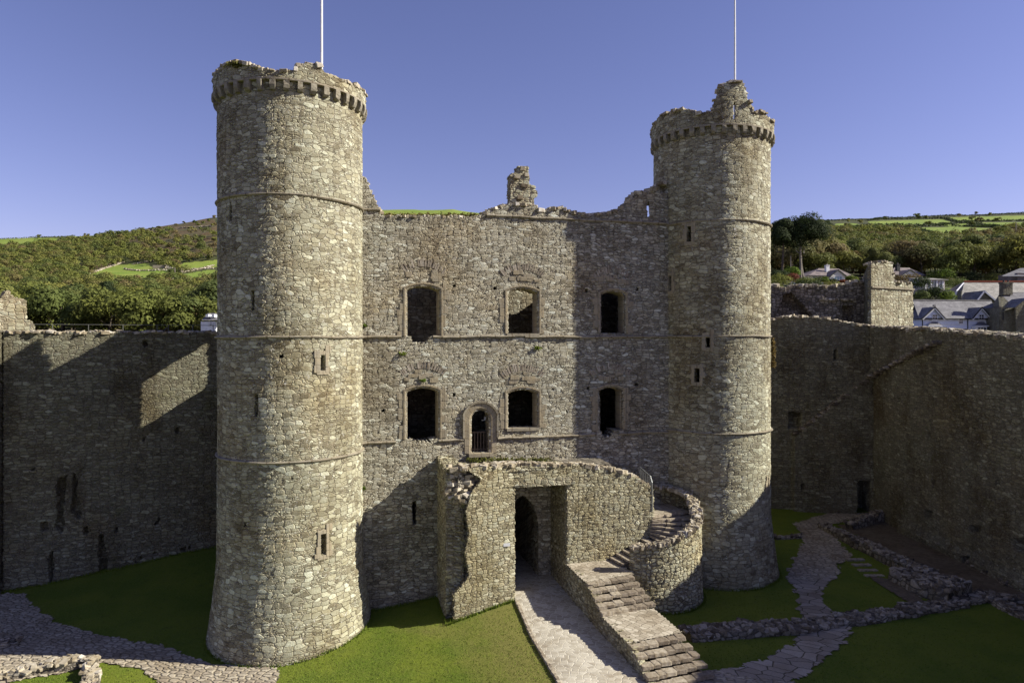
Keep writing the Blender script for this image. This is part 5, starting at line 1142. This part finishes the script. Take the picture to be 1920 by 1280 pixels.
bigtree('pine_tree', 'tall dark pine with a flat topped crown right beside the right round tower', 1466, 150, 530, 392, 62, 'leafdark', 10920, 0.156, 16, .70, flat=.85)
bigtree('pine_tree', 'tall dark pine with pale bare trunks behind the bungalow', 1506, 152, 532, 391, 104, 'leafdark', 15600, 0.156, 22, .68, 'palebark', flat=.85, trunks=2)
bigtree('pine_tree', 'dark spreading pine at the far right above the houses', 1870, 210, 510, 438, 90, 'leafdark', 9100, 0.240, 20, .8)
bigtree('pine_tree', 'dark conifer cut by the right edge of the photograph', 1925, 200, 512, 447, 75, 'leafdark', 7800, 0.240, 16, .9)
bigtree('autumn_tree', 'broad domed tree with russet brown leaves above the slate roofs', 1848, 185, 521, 468, 74, 'leafbrown', 10920, 0.156, 18, .95, flat=.8)
bigtree('cypress_tree', 'olive green bushy conifer behind the square turret', 1637, 190, 525, 450, 34, 'leaf', 5720, 0.180, 12, .95, flat=1.)
bigtree('oak_tree', 'large green tree rising above the left wall railing', 335, 150, 640, 536, 120, 'leaf', 18200, 0.168, 26, .85)
bigtree('oak_tree', 'large olive green tree in the middle of the left wood', 215, 158, 640, 560, 110, 'leaf', 15600, 0.168, 24, .9)
bigtree('oak_tree', 'smaller evergreen oak beside the small white house', 366, 140, 640, 575, 50, 'leaf', 7800, 0.156, 16, .95)
for px, Yd, y0, y1, lab in [(1482.5, 150, 520, 480, 'pale wooden pole left of the pine trunks'), (328, 500, 519, 502, 'small pole in the field on the left hill'), (261, 480, 526, 516, 'small pole among the bushes on the left hill'), (1905, 500, 440, 418, 'small pole on the fields at the far right')]:
    X = (px-960)/F*Yd; z0 = E+(632-y0)/F*Yd; z1 = E+(632-y1)/F*Yd; rt_ = .16 if Yd < 200 else .35
    o = tube('utility_pole', [(X, Yd, z0-3), (X, Yd, z1)], [rt_, rt_*.7], M['palebark']); tag(o, lab, 'pole')

# ------------------------------------------------------------------ houses
def slate(name, c1, c2, sw=.5, sh=.28):
    a = N(name); uv = a.n('ShaderNodeUVMap').outputs[0]; bt_ = a.n('ShaderNodeTexBrick'); a.l(uv, bt_.inputs['Vector']); bt_.inputs['Scale'].default_value = 1; bt_.inputs['Brick Width'].default_value = sw; bt_.inputs['Row Height'].default_value = sh; bt_.inputs['Mortar Size'].default_value = .015
    bt_.inputs['Color1'].default_value = (*c1, 1); bt_.inputs['Color2'].default_value = (*c2, 1); bt_.inputs['Mortar'].default_value = (*[x*.45 for x in c1], 1)
    n_ = a.noise(uv, .9, 4., .65).outputs['Fac']; c = a.mix(a.rng(n_, .4, .65, 0, .6), bt_.outputs[0], tuple(x*1.5 for x in c2)); a.col(c); a.b.inputs['Roughness'].default_value = .65; a.bump(bt_.outputs[1], -.4, .02); return a.m
M['slate'] = slate('grey_slate', (.12, .115, .12), (.17, .165, .165)); M['slatel'] = slate('lichened_slate', (.20, .19, .165), (.27, .255, .22)); M['tile'] = slate('brown_tile', (.145, .12, .115), (.19, .155, .14), .3, .3)
M['cream'] = plain('cream_render', (.76, .74, .66), .9); M['blue'] = plain('sky_tinted_render', (.74, .78, .88), .9, c2=(.69, .73, .85)); M['glass'] = plain('window_glass', (.05, .06, .08), .1, spec=.6); M['barge'] = plain('black_barge_board', (.03, .03, .03), .6)  # white cottage render with the blue of skylight put into its colour
M['redtile'] = plain('red_ridge_tile', (.42, .13, .06), .8); M['hstone'] = masonry('house_stone', .5, .25, PD, (.16, .14, .11), .03, .2, .5); M['glassb'] = plain('pale_blue_glass', (.18, .30, .36), .15, spec=.6); M['summer'] = plain('pinkish_boards', (.56, .50, .46), .8)
def quad(name, pts, mat, parent, thick=.08):
    """planar polygon with thickness; uv in metres across the slope"""
    P = np.array(pts, float); n = len(P); nv = np.cross(P[1]-P[0], P[2]-P[0]); nv /= np.linalg.norm(nv)
    if nv[1] > 0 and abs(nv[1]) > .01: P = P[::-1]; nv = -nv
    h = np.cross((0, 0, 1), nv); h = h/np.linalg.norm(h) if np.linalg.norm(h) > .01 else np.array([1., 0, 0]); up = np.cross(nv, h)
    V = np.concatenate([P, P-nv*thick]); T = [[0, i, i+1] for i in range(1, n-1)]+[[n, n+i+1, n+i] for i in range(1, n-1)]
    for i in range(n): j = (i+1) % n; T += [[i, n+i, n+j], [i, n+j, j]]
    return mesh(name, V, T, mat, parent, uv=np.stack([(V @ h), (V @ up)], -1))
def hwin(px0, px1, py0, py1, Yd, parent, glass='glass', fr='white', mull=1, fw=.08, bars=1):
    """window on a wall facing the camera at depth Yd"""
    p = at(px0, py0, Yd); q_ = at(px1, py1, Yd); cx, cz_ = (p[0]+q_[0])/2, (p[2]+q_[2])/2; hw, hh = abs(q_[0]-p[0])/2, abs(p[2]-q_[2])/2
    B = [box8((cx+sx*hw, Yd-.03, cz_), (fw/2, 0, 0), (0, .06, 0), (0, 0, hh+fw/2)) for sx in (-1, 1)]+[box8((cx, Yd-.035, cz_+sz*hh), (hw, 0, 0), (0, .06, 0), (0, 0, fw/2)) for sz in (-1, 1)]
    B += [box8((cx-hw+2*hw*(k+1)/(mull+1), Yd-.03, cz_), (fw/3, 0, 0), (0, .05, 0), (0, 0, hh)) for k in range(mull)]
    if bars: B += [box8((cx, Yd-.028, cz_), (hw, 0, 0), (0, .05, 0), (0, 0, fw/2.4))]
    v, q2 = join_arrays(B); f = mesh('window', v, q2, M[fr], parent); v, q2 = box8((cx, Yd+.0, cz_), (hw, 0, 0), (0, .02, 0), (0, 0, hh)); mesh('pane', v, q2, M[glass], f); return f
def bungalow(label, Yd, xl, xr, yeave, xrl, xrr, yridge, ybase, gx0, gx1, gax, gay, wlist, chim, depth=8.5):
    eL, eR = at(xl, yeave, Yd), at(xr, yeave, Yd); zr = at(0, yridge, Yd+depth/2)[2]; rL = np.array([at(xrl, yridge, Yd+depth/2)[0], Yd+depth/2, zr]); rR = np.array([at(xrr, yridge, Yd+depth/2)[0], Yd+depth/2, zr]); zb = at(0, ybase, Yd)[2]
    root = thing('bungalow', label, 'house', (float((eL+eR)[0]/2), Yd, zb-1)); bk = np.array([0, depth, 0])
    quad('roof', [eL, eR, rR, rL], M['tile'], root, .15); quad('roof', [eL, rL, eL+bk], M['tile'], root, .15); quad('roof', [eR, eR+bk, rR], M['tile'], root, .15); quad('roof', [eL+bk, rL, rR, eR+bk], M['tile'], root, .15)
    v, q = box8(((eL[0]+eR[0])/2, Yd+depth/2, (eL[2]+zb)/2-1), ((eR[0]-eL[0])/2-.5, 0, 0), (0, depth/2-.5, 0), (0, 0, (eL[2]-zb)/2+1)); mesh('wall', v, q, M['cream'], root)
    v, q = box8(((eL[0]+eR[0])/2, Yd-.02, eL[2]-.06), ((eR[0]-eL[0])/2, 0, 0), (0, .06, 0), (0, 0, .1)); mesh('fascia', v, q, M['barge'], root)
    Yg = Yd-1.1; g0, g1, ga = at(gx0, yeave+.6, Yg), at(gx1, yeave+.6, Yg), at(gax, gay, Yg); v, q = prism([(0, 0), (1, 0), (1, 1)], 0, 1)
    b_ = np.array([0, 4.4, 0]); quad('gable', [g0, g1, ga], M['cream'], root, .2); quad('roof', [g0+(-.3, -.2, -.1), ga+(0, -.2, .12), ga+b_+(0, 0, .12), g0+b_+(-.3, 0, -.1)], M['tile'], root, .1); quad('roof', [g1+(.3, -.2, -.1), g1+b_+(.3, 0, -.1), ga+b_+(0, 0, .12), ga+(0, -.2, .12)], M['tile'], root, .1)
    for e in (g0, g1):
        d = ga-e; l_ = np.linalg.norm(d); v, q = box8((e+ga)/2+np.array([0, -.24, .02]), d/2*1.08, (0, .04, 0), np.cross((0, 1, 0), d/l_)*.11); mesh('barge_board', v, q, M['barge'], root)
    v, q = box8(((g0+g1)[0]/2, Yg+.7, (g0[2]+zb)/2-1), ((g1-g0)[0]/2-.15, 0, 0), (0, .6, 0), (0, 0, (g0[2]-zb)/2+1)); mesh('bay', v, q, M['cream'], root)
    for (a_, b2, c_, d_, gl, dd) in wlist: hwin(a_, b2, c_, d_, (Yg+.09) if dd else Yd+.48, root, gl, mull=2 if gl == 'glassb' else 1, bars=0)
    cp_, cm = chim; c = at(cp_, yridge+2, Yd+2.5); v, q = box8(c, (.42, 0, 0), (0, .35, 0), (0, 0, 1.0)); cn = mesh('chimney', v, q, M[cm], root); v, q = box8(c+(0, 0, 1.05), (.5, 0, 0), (0, .42, 0), (0, 0, .08)); mesh('cap', v, q, M[cm], cn); tube('pot', [c+(0, 0, 1.1), c+(0, 0, 1.5)], .14, M['tile'], cn)
    return root
bungalow('white bungalow with a hipped brown roof and one front gable, left of the square turret', 160, 1511, 1607, 517, 1540, 1583, 504, 531, 1554, 1587, 1570, 506, [(1521, 1530, 518.6, 525, 'glass', 0), (1541, 1550, 518.6, 525, 'glass', 0), (1562.5, 1578.5, 518, 525.5, 'glassb', 1), (1555.5, 1561, 519, 526, 'glass', 1), (1594, 1600, 518.6, 526, 'glass', 0)], (1554.5, 'white'))
bungalow('second white bungalow with a dark chimney, half hidden behind the square turret', 165, 1655, 1742, 515.5, 1682, 1716, 502.5, 532, 1687, 1722, 1705, 506, [(1693, 1703, 517.5, 524, 'glassb', 1), (1706, 1717, 517.5, 524, 'glass', 1), (1728, 1734, 517.5, 524, 'glass', 0)], (1686, 'barge'))
# garage at the left of the first bungalow
gl_ = at(1500, 521, 156); gr_ = at(1515, 521, 156); zb = at(0, 532, 156)[2]
gr2 = thing('garage', 'small pale gabled garage at the left end of the white bungalow', 'garage', (float(gl_[0]+1), 156, zb-1))
v, q = box8(((gl_+gr_)[0]/2, 157.5, (gl_[2]+zb)/2-1), ((gr_-gl_)[0]/2, 0, 0), (0, 1.5, 0), (0, 0, (gl_[2]-zb)/2+1)); mesh('wall', v, q, M['cream'], gr2)
ap = (gl_+gr_)/2+np.array([0, -.1, .75]); quad('roof', [gl_+(-.2, -.1, -.1), ap, ap+(0, 3.4, 0), gl_+(-.2, 3.4, -.1)], M['tile'], gr2); quad('roof', [gr_+(.2, -.1, -.1), gr_+(.2, 3.4, -.1), ap+(0, 3.4, 0), ap], M['tile'], gr2); quad('gable', [gl_, gr_, ap-(0, -.02, .05)], M['cream'], gr2, .1); hwin(1504, 1508, 523, 529, 155.97, gr2)
# summerhouse
Yd = 130; p0, p1 = at(1731, 524, Yd), at(1775, 524, Yd); zb = at(0, 542.5, Yd)[2]; sh = thing('summerhouse', 'long low pinkish white summerhouse with three openings above the cottages', 'summerhouse', (float(p0[0]+2), Yd, zb-1))
v, q = box8(((p0+p1)[0]/2, Yd+1.6, (p0[2]+zb)/2-.5), ((p1-p0)[0]/2, 0, 0), (0, 1.5, 0), (0, 0, (p0[2]-zb)/2+.5)); mesh('wall', v, q, M['summer'], sh)
quad('roof', [p0+(-.5, -.4, -.0), p1+(.4, -.4, -.0), p1+(.2, 3.2, .55), p0+(-.9, 3.2, .55)], M['slatel'], sh, .15); quad('side_wall', [p0+(0, .1, -.05), p0+(-1.1, 2.6, .3), p0+(-1.1, 2.6, -2), p0+(0, .1, -2)], M['summer'], sh)
for x0 in (1738, 1750, 1763): hwin(x0, x0+5, 527.5, 540, Yd+.09, sh, bars=0, fw=.12)
for x0 in (1733, 1745, 1757, 1770): v, q = box8(at(x0, 533, Yd-.1), (.12, 0, 0), (0, .08, 0), (0, 0, .95)); mesh('post', v, q, M['white'], sh)
# white cottages, skylight's pale blue put into the render colour
Yd = 107.; zb = at(0, 640, Yd)[2]; cr_ = thing('cottage_row', 'white rendered cottage pair tinted pale blue by skylight, with two white trimmed gables over the right curtain wall', 'house', (float(at(1800, 0, Yd)[0]), Yd, zb))
e0, e1 = at(1722, 596, Yd), at(1877, 596, Yd); dep = 8.; zr = at(0, 563.8, Yd+dep/2)[2]; r0 = np.array([at(1712, 564, Yd+dep/2)[0], Yd+dep/2, zr]); r1 = np.array([at(1868, 564, Yd+dep/2)[0], Yd+dep/2, zr])
v, q = box8(((e0+e1)[0]/2, Yd+dep/2, (e0[2]+zb)/2), ((e1-e0)[0]/2-.15, 0, 0), (0, dep/2, 0), (0, 0, (e0[2]-zb)/2)); mesh('wall', v, q, M['blue'], cr_)
quad('roof', [e0+(-.5, -.35, -.1), e1+(.1, -.35, -.1), r1+(.1, 0, .05), r0], M['slate'], cr_, .15); quad('roof', [e0+(-.5, dep, 0), r0, r1, e1+(.1, dep, 0)], M['slate'], cr_, .15); quad('gable', [e1+(-.1, 0, 0), e1+(-.1, dep, 0), r1+(-.1, 0, 0)], M['blue'], cr_, .1)
v, q = box8((r0+r1)/2+(0, 0, .12), (r1-r0)/2, (0, .12, 0), (0, 0, .08)); rdg = mesh('ridge', v, q, M['slatel'], cr_)
v, q = box8((e0+e1)/2+(0, -.4, -.15), (e1-e0)/2, (0, .06, 0), (0, 0, .07)); mesh('gutter', v, q, M['barge'], cr_)
for (x0, xa, x1, ya) in ((1724.5, 1748.7, 1767.5, 577), (1824.5, 1843, 1875, 577)):
    x1 = min(x1, xa+(xa-x0)) if x0 > 1800 else x1
    Yg = Yd-.35; g0, g1, ga = at(x0+3, 596, Yg), at(x1-2, 596, Yg), at(xa, ya+1.5, Yg); b_ = np.array([0, 4.2, 0])
    g = quad('gable', [g0, g1, ga], M['blue'], cr_, .25)
    o0, o1, oa = at(x0-1, 597.5, Yg-.3), at(x1+2, 597.5, Yg-.3), at(xa, ya-1.5, Yg-.3)
    quad('roof', [o0, oa, oa+b_, o0+b_], M['slate'], cr_, .12); quad('roof', [o1, o1+b_, oa+b_, oa], M['slate'], cr_, .12)
    for e in (o0, o1):
        d = oa-e; l_ = np.linalg.norm(d); nvv = np.cross((0, 1, 0), d/l_); v, q = box8((e+oa)/2+np.array([0, -.02, -.17]), d/2*.93, (0, .035, 0), nvv*.11); mesh('barge_board', v, q, M['white'], cr_)
        v, q = box8((e+oa)/2+np.array([0, -.04, .0]), d/2, (0, .04, 0), nvv*.09); mesh('barge_board', v, q, M['barge'], cr_)
    wc = (x0+x1)/2 if x0 < 1800 else 1842; wc = 1749 if x0 < 1800 else 1842
    hwin(wc-5, wc+5, 589.5, 599.5, Yg-.0, cr_, mull=1)
    # bay canopy with white bay below
    c0, c1, c2, c3 = at(wc-14, 610.5, Yd-1.1), at(wc+14, 610.5, Yd-1.1), at(wc+6, 603.5, Yd-.05), at(wc-6, 603.5, Yd-.05)
    cn = quad('bay_roof', [c0, c1, c2, c3], M['slate'], cr_, .1); v, q = box8(((c0+c1)[0]/2, Yd-.55, c0[2]-1.1), ((c1-c0)[0]/2-.25, 0, 0), (0, .45, 0), (0, 0, 1.05)); mesh('bay', v, q, M['white'], cr_)
    hwin(wc-9, wc+9, 613.5, 625, Yd-1.02, cr_, mull=2)
    v, q = box8(((c0+c1)[0]/2, Yd-1.12, c0[2]-.05), ((c1-c0)[0]/2, 0, 0), (0, .05, 0), (0, 0, .08)); mesh('bay_trim', v, q, M['white'], cr_)
hwin(1797.5, 1805.5, 596.5, 606.5, Yd-.02, cr_)
v, q = box8(at(1800, 608, Yd-.03), ((e1-e0)[0]/2-.2, 0, 0), (0, .03, 0), (0, 0, .06)); mesh('band', v, q, M['white'], cr_)
for px in (1725.5, 1815.5, 1873.5): a_ = at(px, 597, Yd-.1); tube('downpipe', [a_, a_-(0, 0, 3.3)], .06, M['barge'], cr_, 6)
a_ = at(1876, 606, Yd-.04); v, q = box8(a_, (.13, 0, 0), (0, .05, 0), (0, 0, 1.2)); mesh('corner_board', v, q, M['white'], cr_)
v, q = box8(at(1752, 573, Yd+2.2), (.16, 0, 0), (0, .16, 0), (0, 0, .14)); mesh('vent', v, q, M['slatel'], cr_)
# long roofed hall behind with red ridge tiles
Yd = 126.; hl = thing('stone_hall', 'long stone hall with a lichened slate roof and red ridge tiles behind the cottages', 'house', (float(at(1860, 0, Yd)[0]), Yd, 8.))
e0, e1 = at(1800, 566, Yd), at(1990, 566, Yd); dep = 9.; r0 = at(1808, 529, Yd+dep/2); r1 = at(1990, 529, Yd+dep/2)
quad('roof', [e0, e1, r1, r0], M['slatel'], hl, .15); quad('roof', [e0, r0, e0+(-1.5, dep, 0)], M['slate'], hl, .15); quad('roof', [e0+(-1.5, dep, 0), r0, r1, e1+(0, dep, 0)], M['slatel'], hl, .15)
v, q = box8(((e0+e1)[0]/2, Yd+dep/2, e0[2]-3), ((e1-e0)[0]/2-.3, 0, 0), (0, dep/2-.3, 0), (0, 0, 2.9)); mesh('wall', v, q, M['hstone'], hl)
v, q = box8((r0+r1)/2+(0, 0, .15), (r1-r0)/2, (0, .15, 0), (0, 0, .12)); mesh('ridge', v, q, M['redtile'], hl)
for e_, a_, m_ in ((at(1789, 561, Yd+1), at(1794, 545, Yd+1), 'white'), (at(1794, 545, Yd+1), at(1807, 530, Yd+3), 'white')):
    d = a_-e_; v, q = box8((e_+a_)/2, d/2, (0, .05, 0), (.14, 0, 0)); mesh('barge_board', v, q, M[m_], hl)
quad('side_wall', [at(1789, 566, Yd+1.2), at(1803, 566, Yd+.2), at(1803, 545, Yd+.2), at(1795, 545, Yd+1.2)], M['hstone'], hl)
Yg = Yd-3; o0, oa, o1 = at(1811, 566, Yg), at(1846, 541, Yg), at(1872, 566, Yg); b_ = np.array([0, 6., 0])
g0, ga, g1 = at(1829, 566, Yg), at(1843.5, 547, Yg), at(1866, 566, Yg)
quad('gable', [g0, g1, ga], M['hstone'], hl, .2); quad('roof', [g0+(-.3, -.3, 0), ga+(0, -.3, .2), ga+b_+(0, 0, .2), g0+b_+(-.3, 0, 0)], M['slate'], hl, .12); quad('roof', [g1+(.3, -.3, 0), g1+b_+(.3, 0, 0), ga+b_+(0, 0, .2), ga+(0, -.3, .2)], M['slate'], hl, .12)
for e in (g0, g1):
    d = ga-e; l_ = np.linalg.norm(d); v, q = box8((e+ga)/2+np.array([0, -.35, .1]), d/2*1.04, (0, .05, 0), np.cross((0, 1, 0), d/l_)*.12); mesh('barge_board', v, q, M['white'], hl)
# dark stone house at the right with chimney
Yd = 104.; zb = 8.; hs = thing('stone_house', 'dark stone house with a tall chimney and grey slate roof at the right edge', 'house', (float(at(1900, 0, Yd)[0]), Yd, zb))
p0, p1 = at(1878, 560, Yd), at(1990, 560, Yd); 
v, q = box8(((p0+p1)[0]/2, Yd+4, (at(0, 576, Yd)[2]+zb)/2), ((p1-p0)[0]/2, 0, 0), (0, 4, 0), (0, 0, (at(0, 576, Yd)[2]-zb)/2)); mesh('wall', v, q, M['hstone'], hs)
gA = [at(1868, 620, Yd+5), at(1878.5, 620, Yd), at(1878.5, 575, Yd), at(1876, 556, Yd+2.5), at(1866, 573, Yd+5)]; quad('gable', gA, M['hstone'], hs, .3)
quad('roof', [at(1876, 550, Yd+4), at(1990, 548, Yd+4), at(1990, 576, Yd-.3), at(1901, 577, Yd-.3)], M['slate'], hs, .15); quad('roof', [at(1876, 550, Yd+4), at(1901, 577, Yd-.3), at(1879, 584, Yd-.2)], M['hstone'], hs, .15)
quad('roof', [at(1990, 548, Yd+4), at(1876, 550, Yd+4), at(1862, 572, Yd+8), at(1990, 572, Yd+8)], M['slate'], hs, .15)
c = at(1886, 541, Yd+3.5); v, q = box8(c, (.72, 0, 0), (0, .5, 0), (0, 0, 1.0)); cn = mesh('chimney', v, q, M['hstone'], hs); v, q = box8(c+(0, 0, .85), (.8, 0, 0), (0, .58, 0), (0, 0, .1)); mesh('cap', v, q, M['hstone'], cn)
for dx in (-.35, .35): tube('pot', [c+(dx, 0, .9), c+(dx, 0, 1.3)], .13, M['barge'], cn)
g0, ga, g1 = at(1904, 577, Yd-1.5), at(1925, 560, Yd-1.5), at(1946, 577, Yd-1.5); b_ = np.array([0, 3., 0]); quad('gable', [at(1906, 625, Yd-1.2), at(1946, 625, Yd-1.2), g1, ga, g0][::1], M['hstone'], hs, .2); quad('roof', [g0+(-.2, -.2, 0), ga+(0, -.2, .1), ga+b_, g0+b_], M['slate'], hs, .1)
tube('downpipe', [at(1881, 575, Yd-.1), at(1881, 600, Yd-.1)], .07, M['barge'], hs, 6)
# far right roof
Yd = 150.; fh = thing('far_house', 'dark roofed brown house on the slope at the right edge', 'house', (float(at(1905, 0, Yd)[0]), Yd, at(0, 535, Yd)[2])); 
quad('roof', [at(1878, 517, Yd), at(2000, 513, Yd), at(2000, 496, Yd+5), at(1912, 503, Yd+5)], M['slate'], fh, .2); v, q = box8(at(1940, 525, Yd+3.2), (6, 0, 0), (0, 3, 0), (0, 0, 1.3)); mesh('wall', v, q, M['tile'], fh)
v, q = box8(at(1940, 517, Yd-.1), (7, 0, 0), (0, .06, 0), (0, 0, .12)); mesh('fascia', v, q, M['cream'], fh)
# white house at the left
Yd = 120.; wh = thing('white_house', 'small white house with a dark roof just left of the left round tower', 'house', (float(at(398, 0, Yd)[0]), Yd, 8)); 
v, q = box8(at(402, 622, Yd+3), (1.3, 0, 0), (0, 2.5, 0), (0, 0, 1.8)); mesh('wall', v, q, M['white'], wh); quad('roof', [at(378, 600, Yd+.2), at(430, 600, Yd+.2), at(430, 587, Yd+3), at(390, 587, Yd+3)], M['slate'], wh, .12)
for x0 in (391, 402): v, q = box8(at(x0, 592, Yd+1.0), (.24, 0, 0), (0, .6, 0), (0, 0, .26)); mesh('dormer', v, q, M['white'], wh)
hwin(393, 397, 604, 610, Yd+.4, wh); hwin(400, 403, 604, 610, Yd+.4, wh)
# grass tufts and weeds on the masonry
def weeds(name, C, rad, n, label, mat='leafbright', size=.07):
    C = np.array(C, float).reshape(-1, 3); i = r.integers(0, len(C), n); p = C[i]+r.normal(0, rad, (n, 3))*np.array([1, .6, .45]); nn_ = r.normal(size=(n, 3))+np.array([0, -.5, .5]); nn_ /= np.linalg.norm(nn_, axis=1)[:, None]
    t = np.cross(nn_, r.normal(size=(n, 3))); t /= np.linalg.norm(t, axis=1)[:, None]; b_ = np.cross(nn_, t); s = (size*r.uniform(.5, 1.3, n))[:, None]
    V = np.stack([p-t*s-b_*s*.4, p+t*s-b_*s*.4, p+t*s+b_*s*.4, p-t*s+b_*s*.4], 1).reshape(-1, 3); o = mesh(name, V, np.arange(n*4).reshape(n, 4), M[mat], attr={'tone': np.full((n*4, 4), .5)}); tag(o, label, 'plants', kind='stuff' if n > 900 else None); return o
M['drygrass'] = leafmat('dry_wall_grass', [(0, (.13, .14, .03)), (1, (.19, .16, .05))])
def fpt(px, py, t=-.1): s_, z_ = pl(px, py, t); return L(s_, t, z_)
weeds('wall_weed', [fpt(px, 862+r.uniform(-2, 3), -.4) for px in range(880, 1035, 4)], .1, 500, 'strip of green and yellow weeds growing on the porch terrace below the windows', 'drygrass')
weeds('wall_grass', [fpt(px, 405, .4) for px in range(714, 905, 4)], .14, 1200, 'dry grass growing along the broken head of the gatehouse wall', 'drygrass')
for px, py, lab in ((683, 610, 'green fern growing from the wall beside the left round tower'), (1008, 652, 'small green fern on the wall under the upper middle window'), (794, 713, 'small green plant above the lower left window'), (755, 663, 'tiny green plant under the upper left window'), (680, 915, 'tiny green plant low beside the left round tower')):
    weeds('fern', [fpt(px, py, -.05)], .07, 60, lab, size=.06)
weeds('hanging_root', [at(1449, 635+k*3, 37.9) for k in range(18)], .07, 260, 'brown dead creeper hanging on the right side of the right round tower', 'leafbrown', .07)
weeds('parapet_grass', [at(x_, y_, 28.95) for x_, y_ in ((440, 121), (450, 122), (478, 134), (490, 136), (497, 137))], .1, 350, 'yellowish grass tufts on top of the left round tower', 'drygrass')
# lawn blades
n = 90000; px_ = r.uniform(-20, 1940, n); py_ = r.uniform(935, 1290, n); g_ = np.full(n, .6)
for _ in range(8): Yg = (E-g_)*F/(py_-632); Xg = (px_-960)/F*Yg; g_ = gz(Xg, Yg)
ok = np.ones(n, bool)
for o_ in [o for o in sc.objects if o.get('kind') == 'structure' and ('path' in o.name or 'yard' in o.name or 'floor' in o.name or 'paving' in o.name)]:
    co = np.zeros(len(o_.data.vertices)*3, np.float32); o_.data.vertices.foreach_get('co', co); co = co.reshape(-1, 3); key = set(map(tuple, np.round(co[:, :2]/.18).astype(int))); kk = np.round(np.stack([Xg, Yg], -1)/.18).astype(int); ok &= ~np.array([tuple(t_) in key for t_ in kk])
sx = (Xg)*U[0]+(Yg-35)*U[1]; tx_ = Xg*VV[0]+(Yg-35)*VV[1]
ok &= ~((sx > 1.9) & (sx < 4.7) & (tx_ < 0) & (tx_ > -11.4)) & ~((tx_ > -.1) & (sx > -11) & (sx < 12)) & ~((sx > -3.9) & (tx_ > -3.3) & (sx < 7)) & (np.hypot(sx-DC[0], tx_-DC[1]) > 2.9) & (np.hypot(Xg-TL[0], Yg-TL[1]) > 3.6) & (np.hypot(Xg-TR[0], Yg-TR[1]) > 3.5)
Xg, Yg, g_ = Xg[ok], Yg[ok], g_[ok]; n0 = len(Xg); ex = []
for (c_, rad_) in ((TL, 3.64), (TR, 3.6)):
    t_ = r.uniform(0, 6.283, 2600); rr_ = rad_+np.abs(r.normal(0, .05, 2600))+.02*np.sin(t_*9); ex.append(np.stack([c_[0]+rr_*np.cos(t_), c_[1]+rr_*np.sin(t_)], -1))
for p0_, p1_, n_ in ((w2(-8, -.03), w2(-3.9, -.03), 900), (w2(-3.9, -3.45), w2(-.6, -2.65), 900), (C1, C2, 2500), (w2(-3.92, 0), w2(-3.92, -3.3), 500)):
    f = r.uniform(0, 1, n_)[:, None]; ex.append(np.array(p0_)*(1-f)+np.array(p1_)*f-np.array([0, .06])*np.abs(r.normal(0, 1, (n_, 1))))
t_ = r.uniform(-2.2, 1.0, 1500); ex.append(L(DC[0]+2.95*np.cos(t_), DC[1]+2.95*np.sin(t_))[:, :2]+r.normal(0, .03, (1500, 2)))
ex = np.concatenate(ex); Xg = np.concatenate([Xg, ex[:, 0]]); Yg = np.concatenate([Yg, ex[:, 1]]); g_ = np.concatenate([g_, gz(ex[:, 0], ex[:, 1])]); n = len(Xg); h = r.uniform(.025, .065, n); h[n0:] = r.uniform(.05, .2, n-n0); an = r.uniform(0, 3.14, n); wd = r.uniform(.010, .022, n); lx, ly = r.normal(0, .035, n), r.normal(0, .035, n)
V = np.stack([np.stack([Xg-np.cos(an)*wd, Yg-np.sin(an)*wd, g_-.01], -1), np.stack([Xg+np.cos(an)*wd, Yg+np.sin(an)*wd, g_-.01], -1), np.stack([Xg+lx, Yg+ly, g_+h], -1)], 1).reshape(-1, 3)
gb = N('grass_blade'); c = gb.ramp(gb.n('ShaderNodeNewGeometry').outputs['Random Per Island'], [(0, (.08, .127, .009)), (.6, (.125, .17, .015)), (1, (.18, .20, .034))]); gb.col(c)
o = mesh('grass', V, np.arange(n*3).reshape(n, 3), gb.m); tag(o, 'short mown grass of the courtyard lawns', 'grass', kind='stuff')

for o in sc.objects:
    if o.parent is None and o.type == 'EMPTY' and o.name.split('.')[0] in ('bungalow', 'summerhouse', 'cottage_row', 'garage'): o.rotation_euler.z = R(5 if o.name.startswith('cottage') else 10)
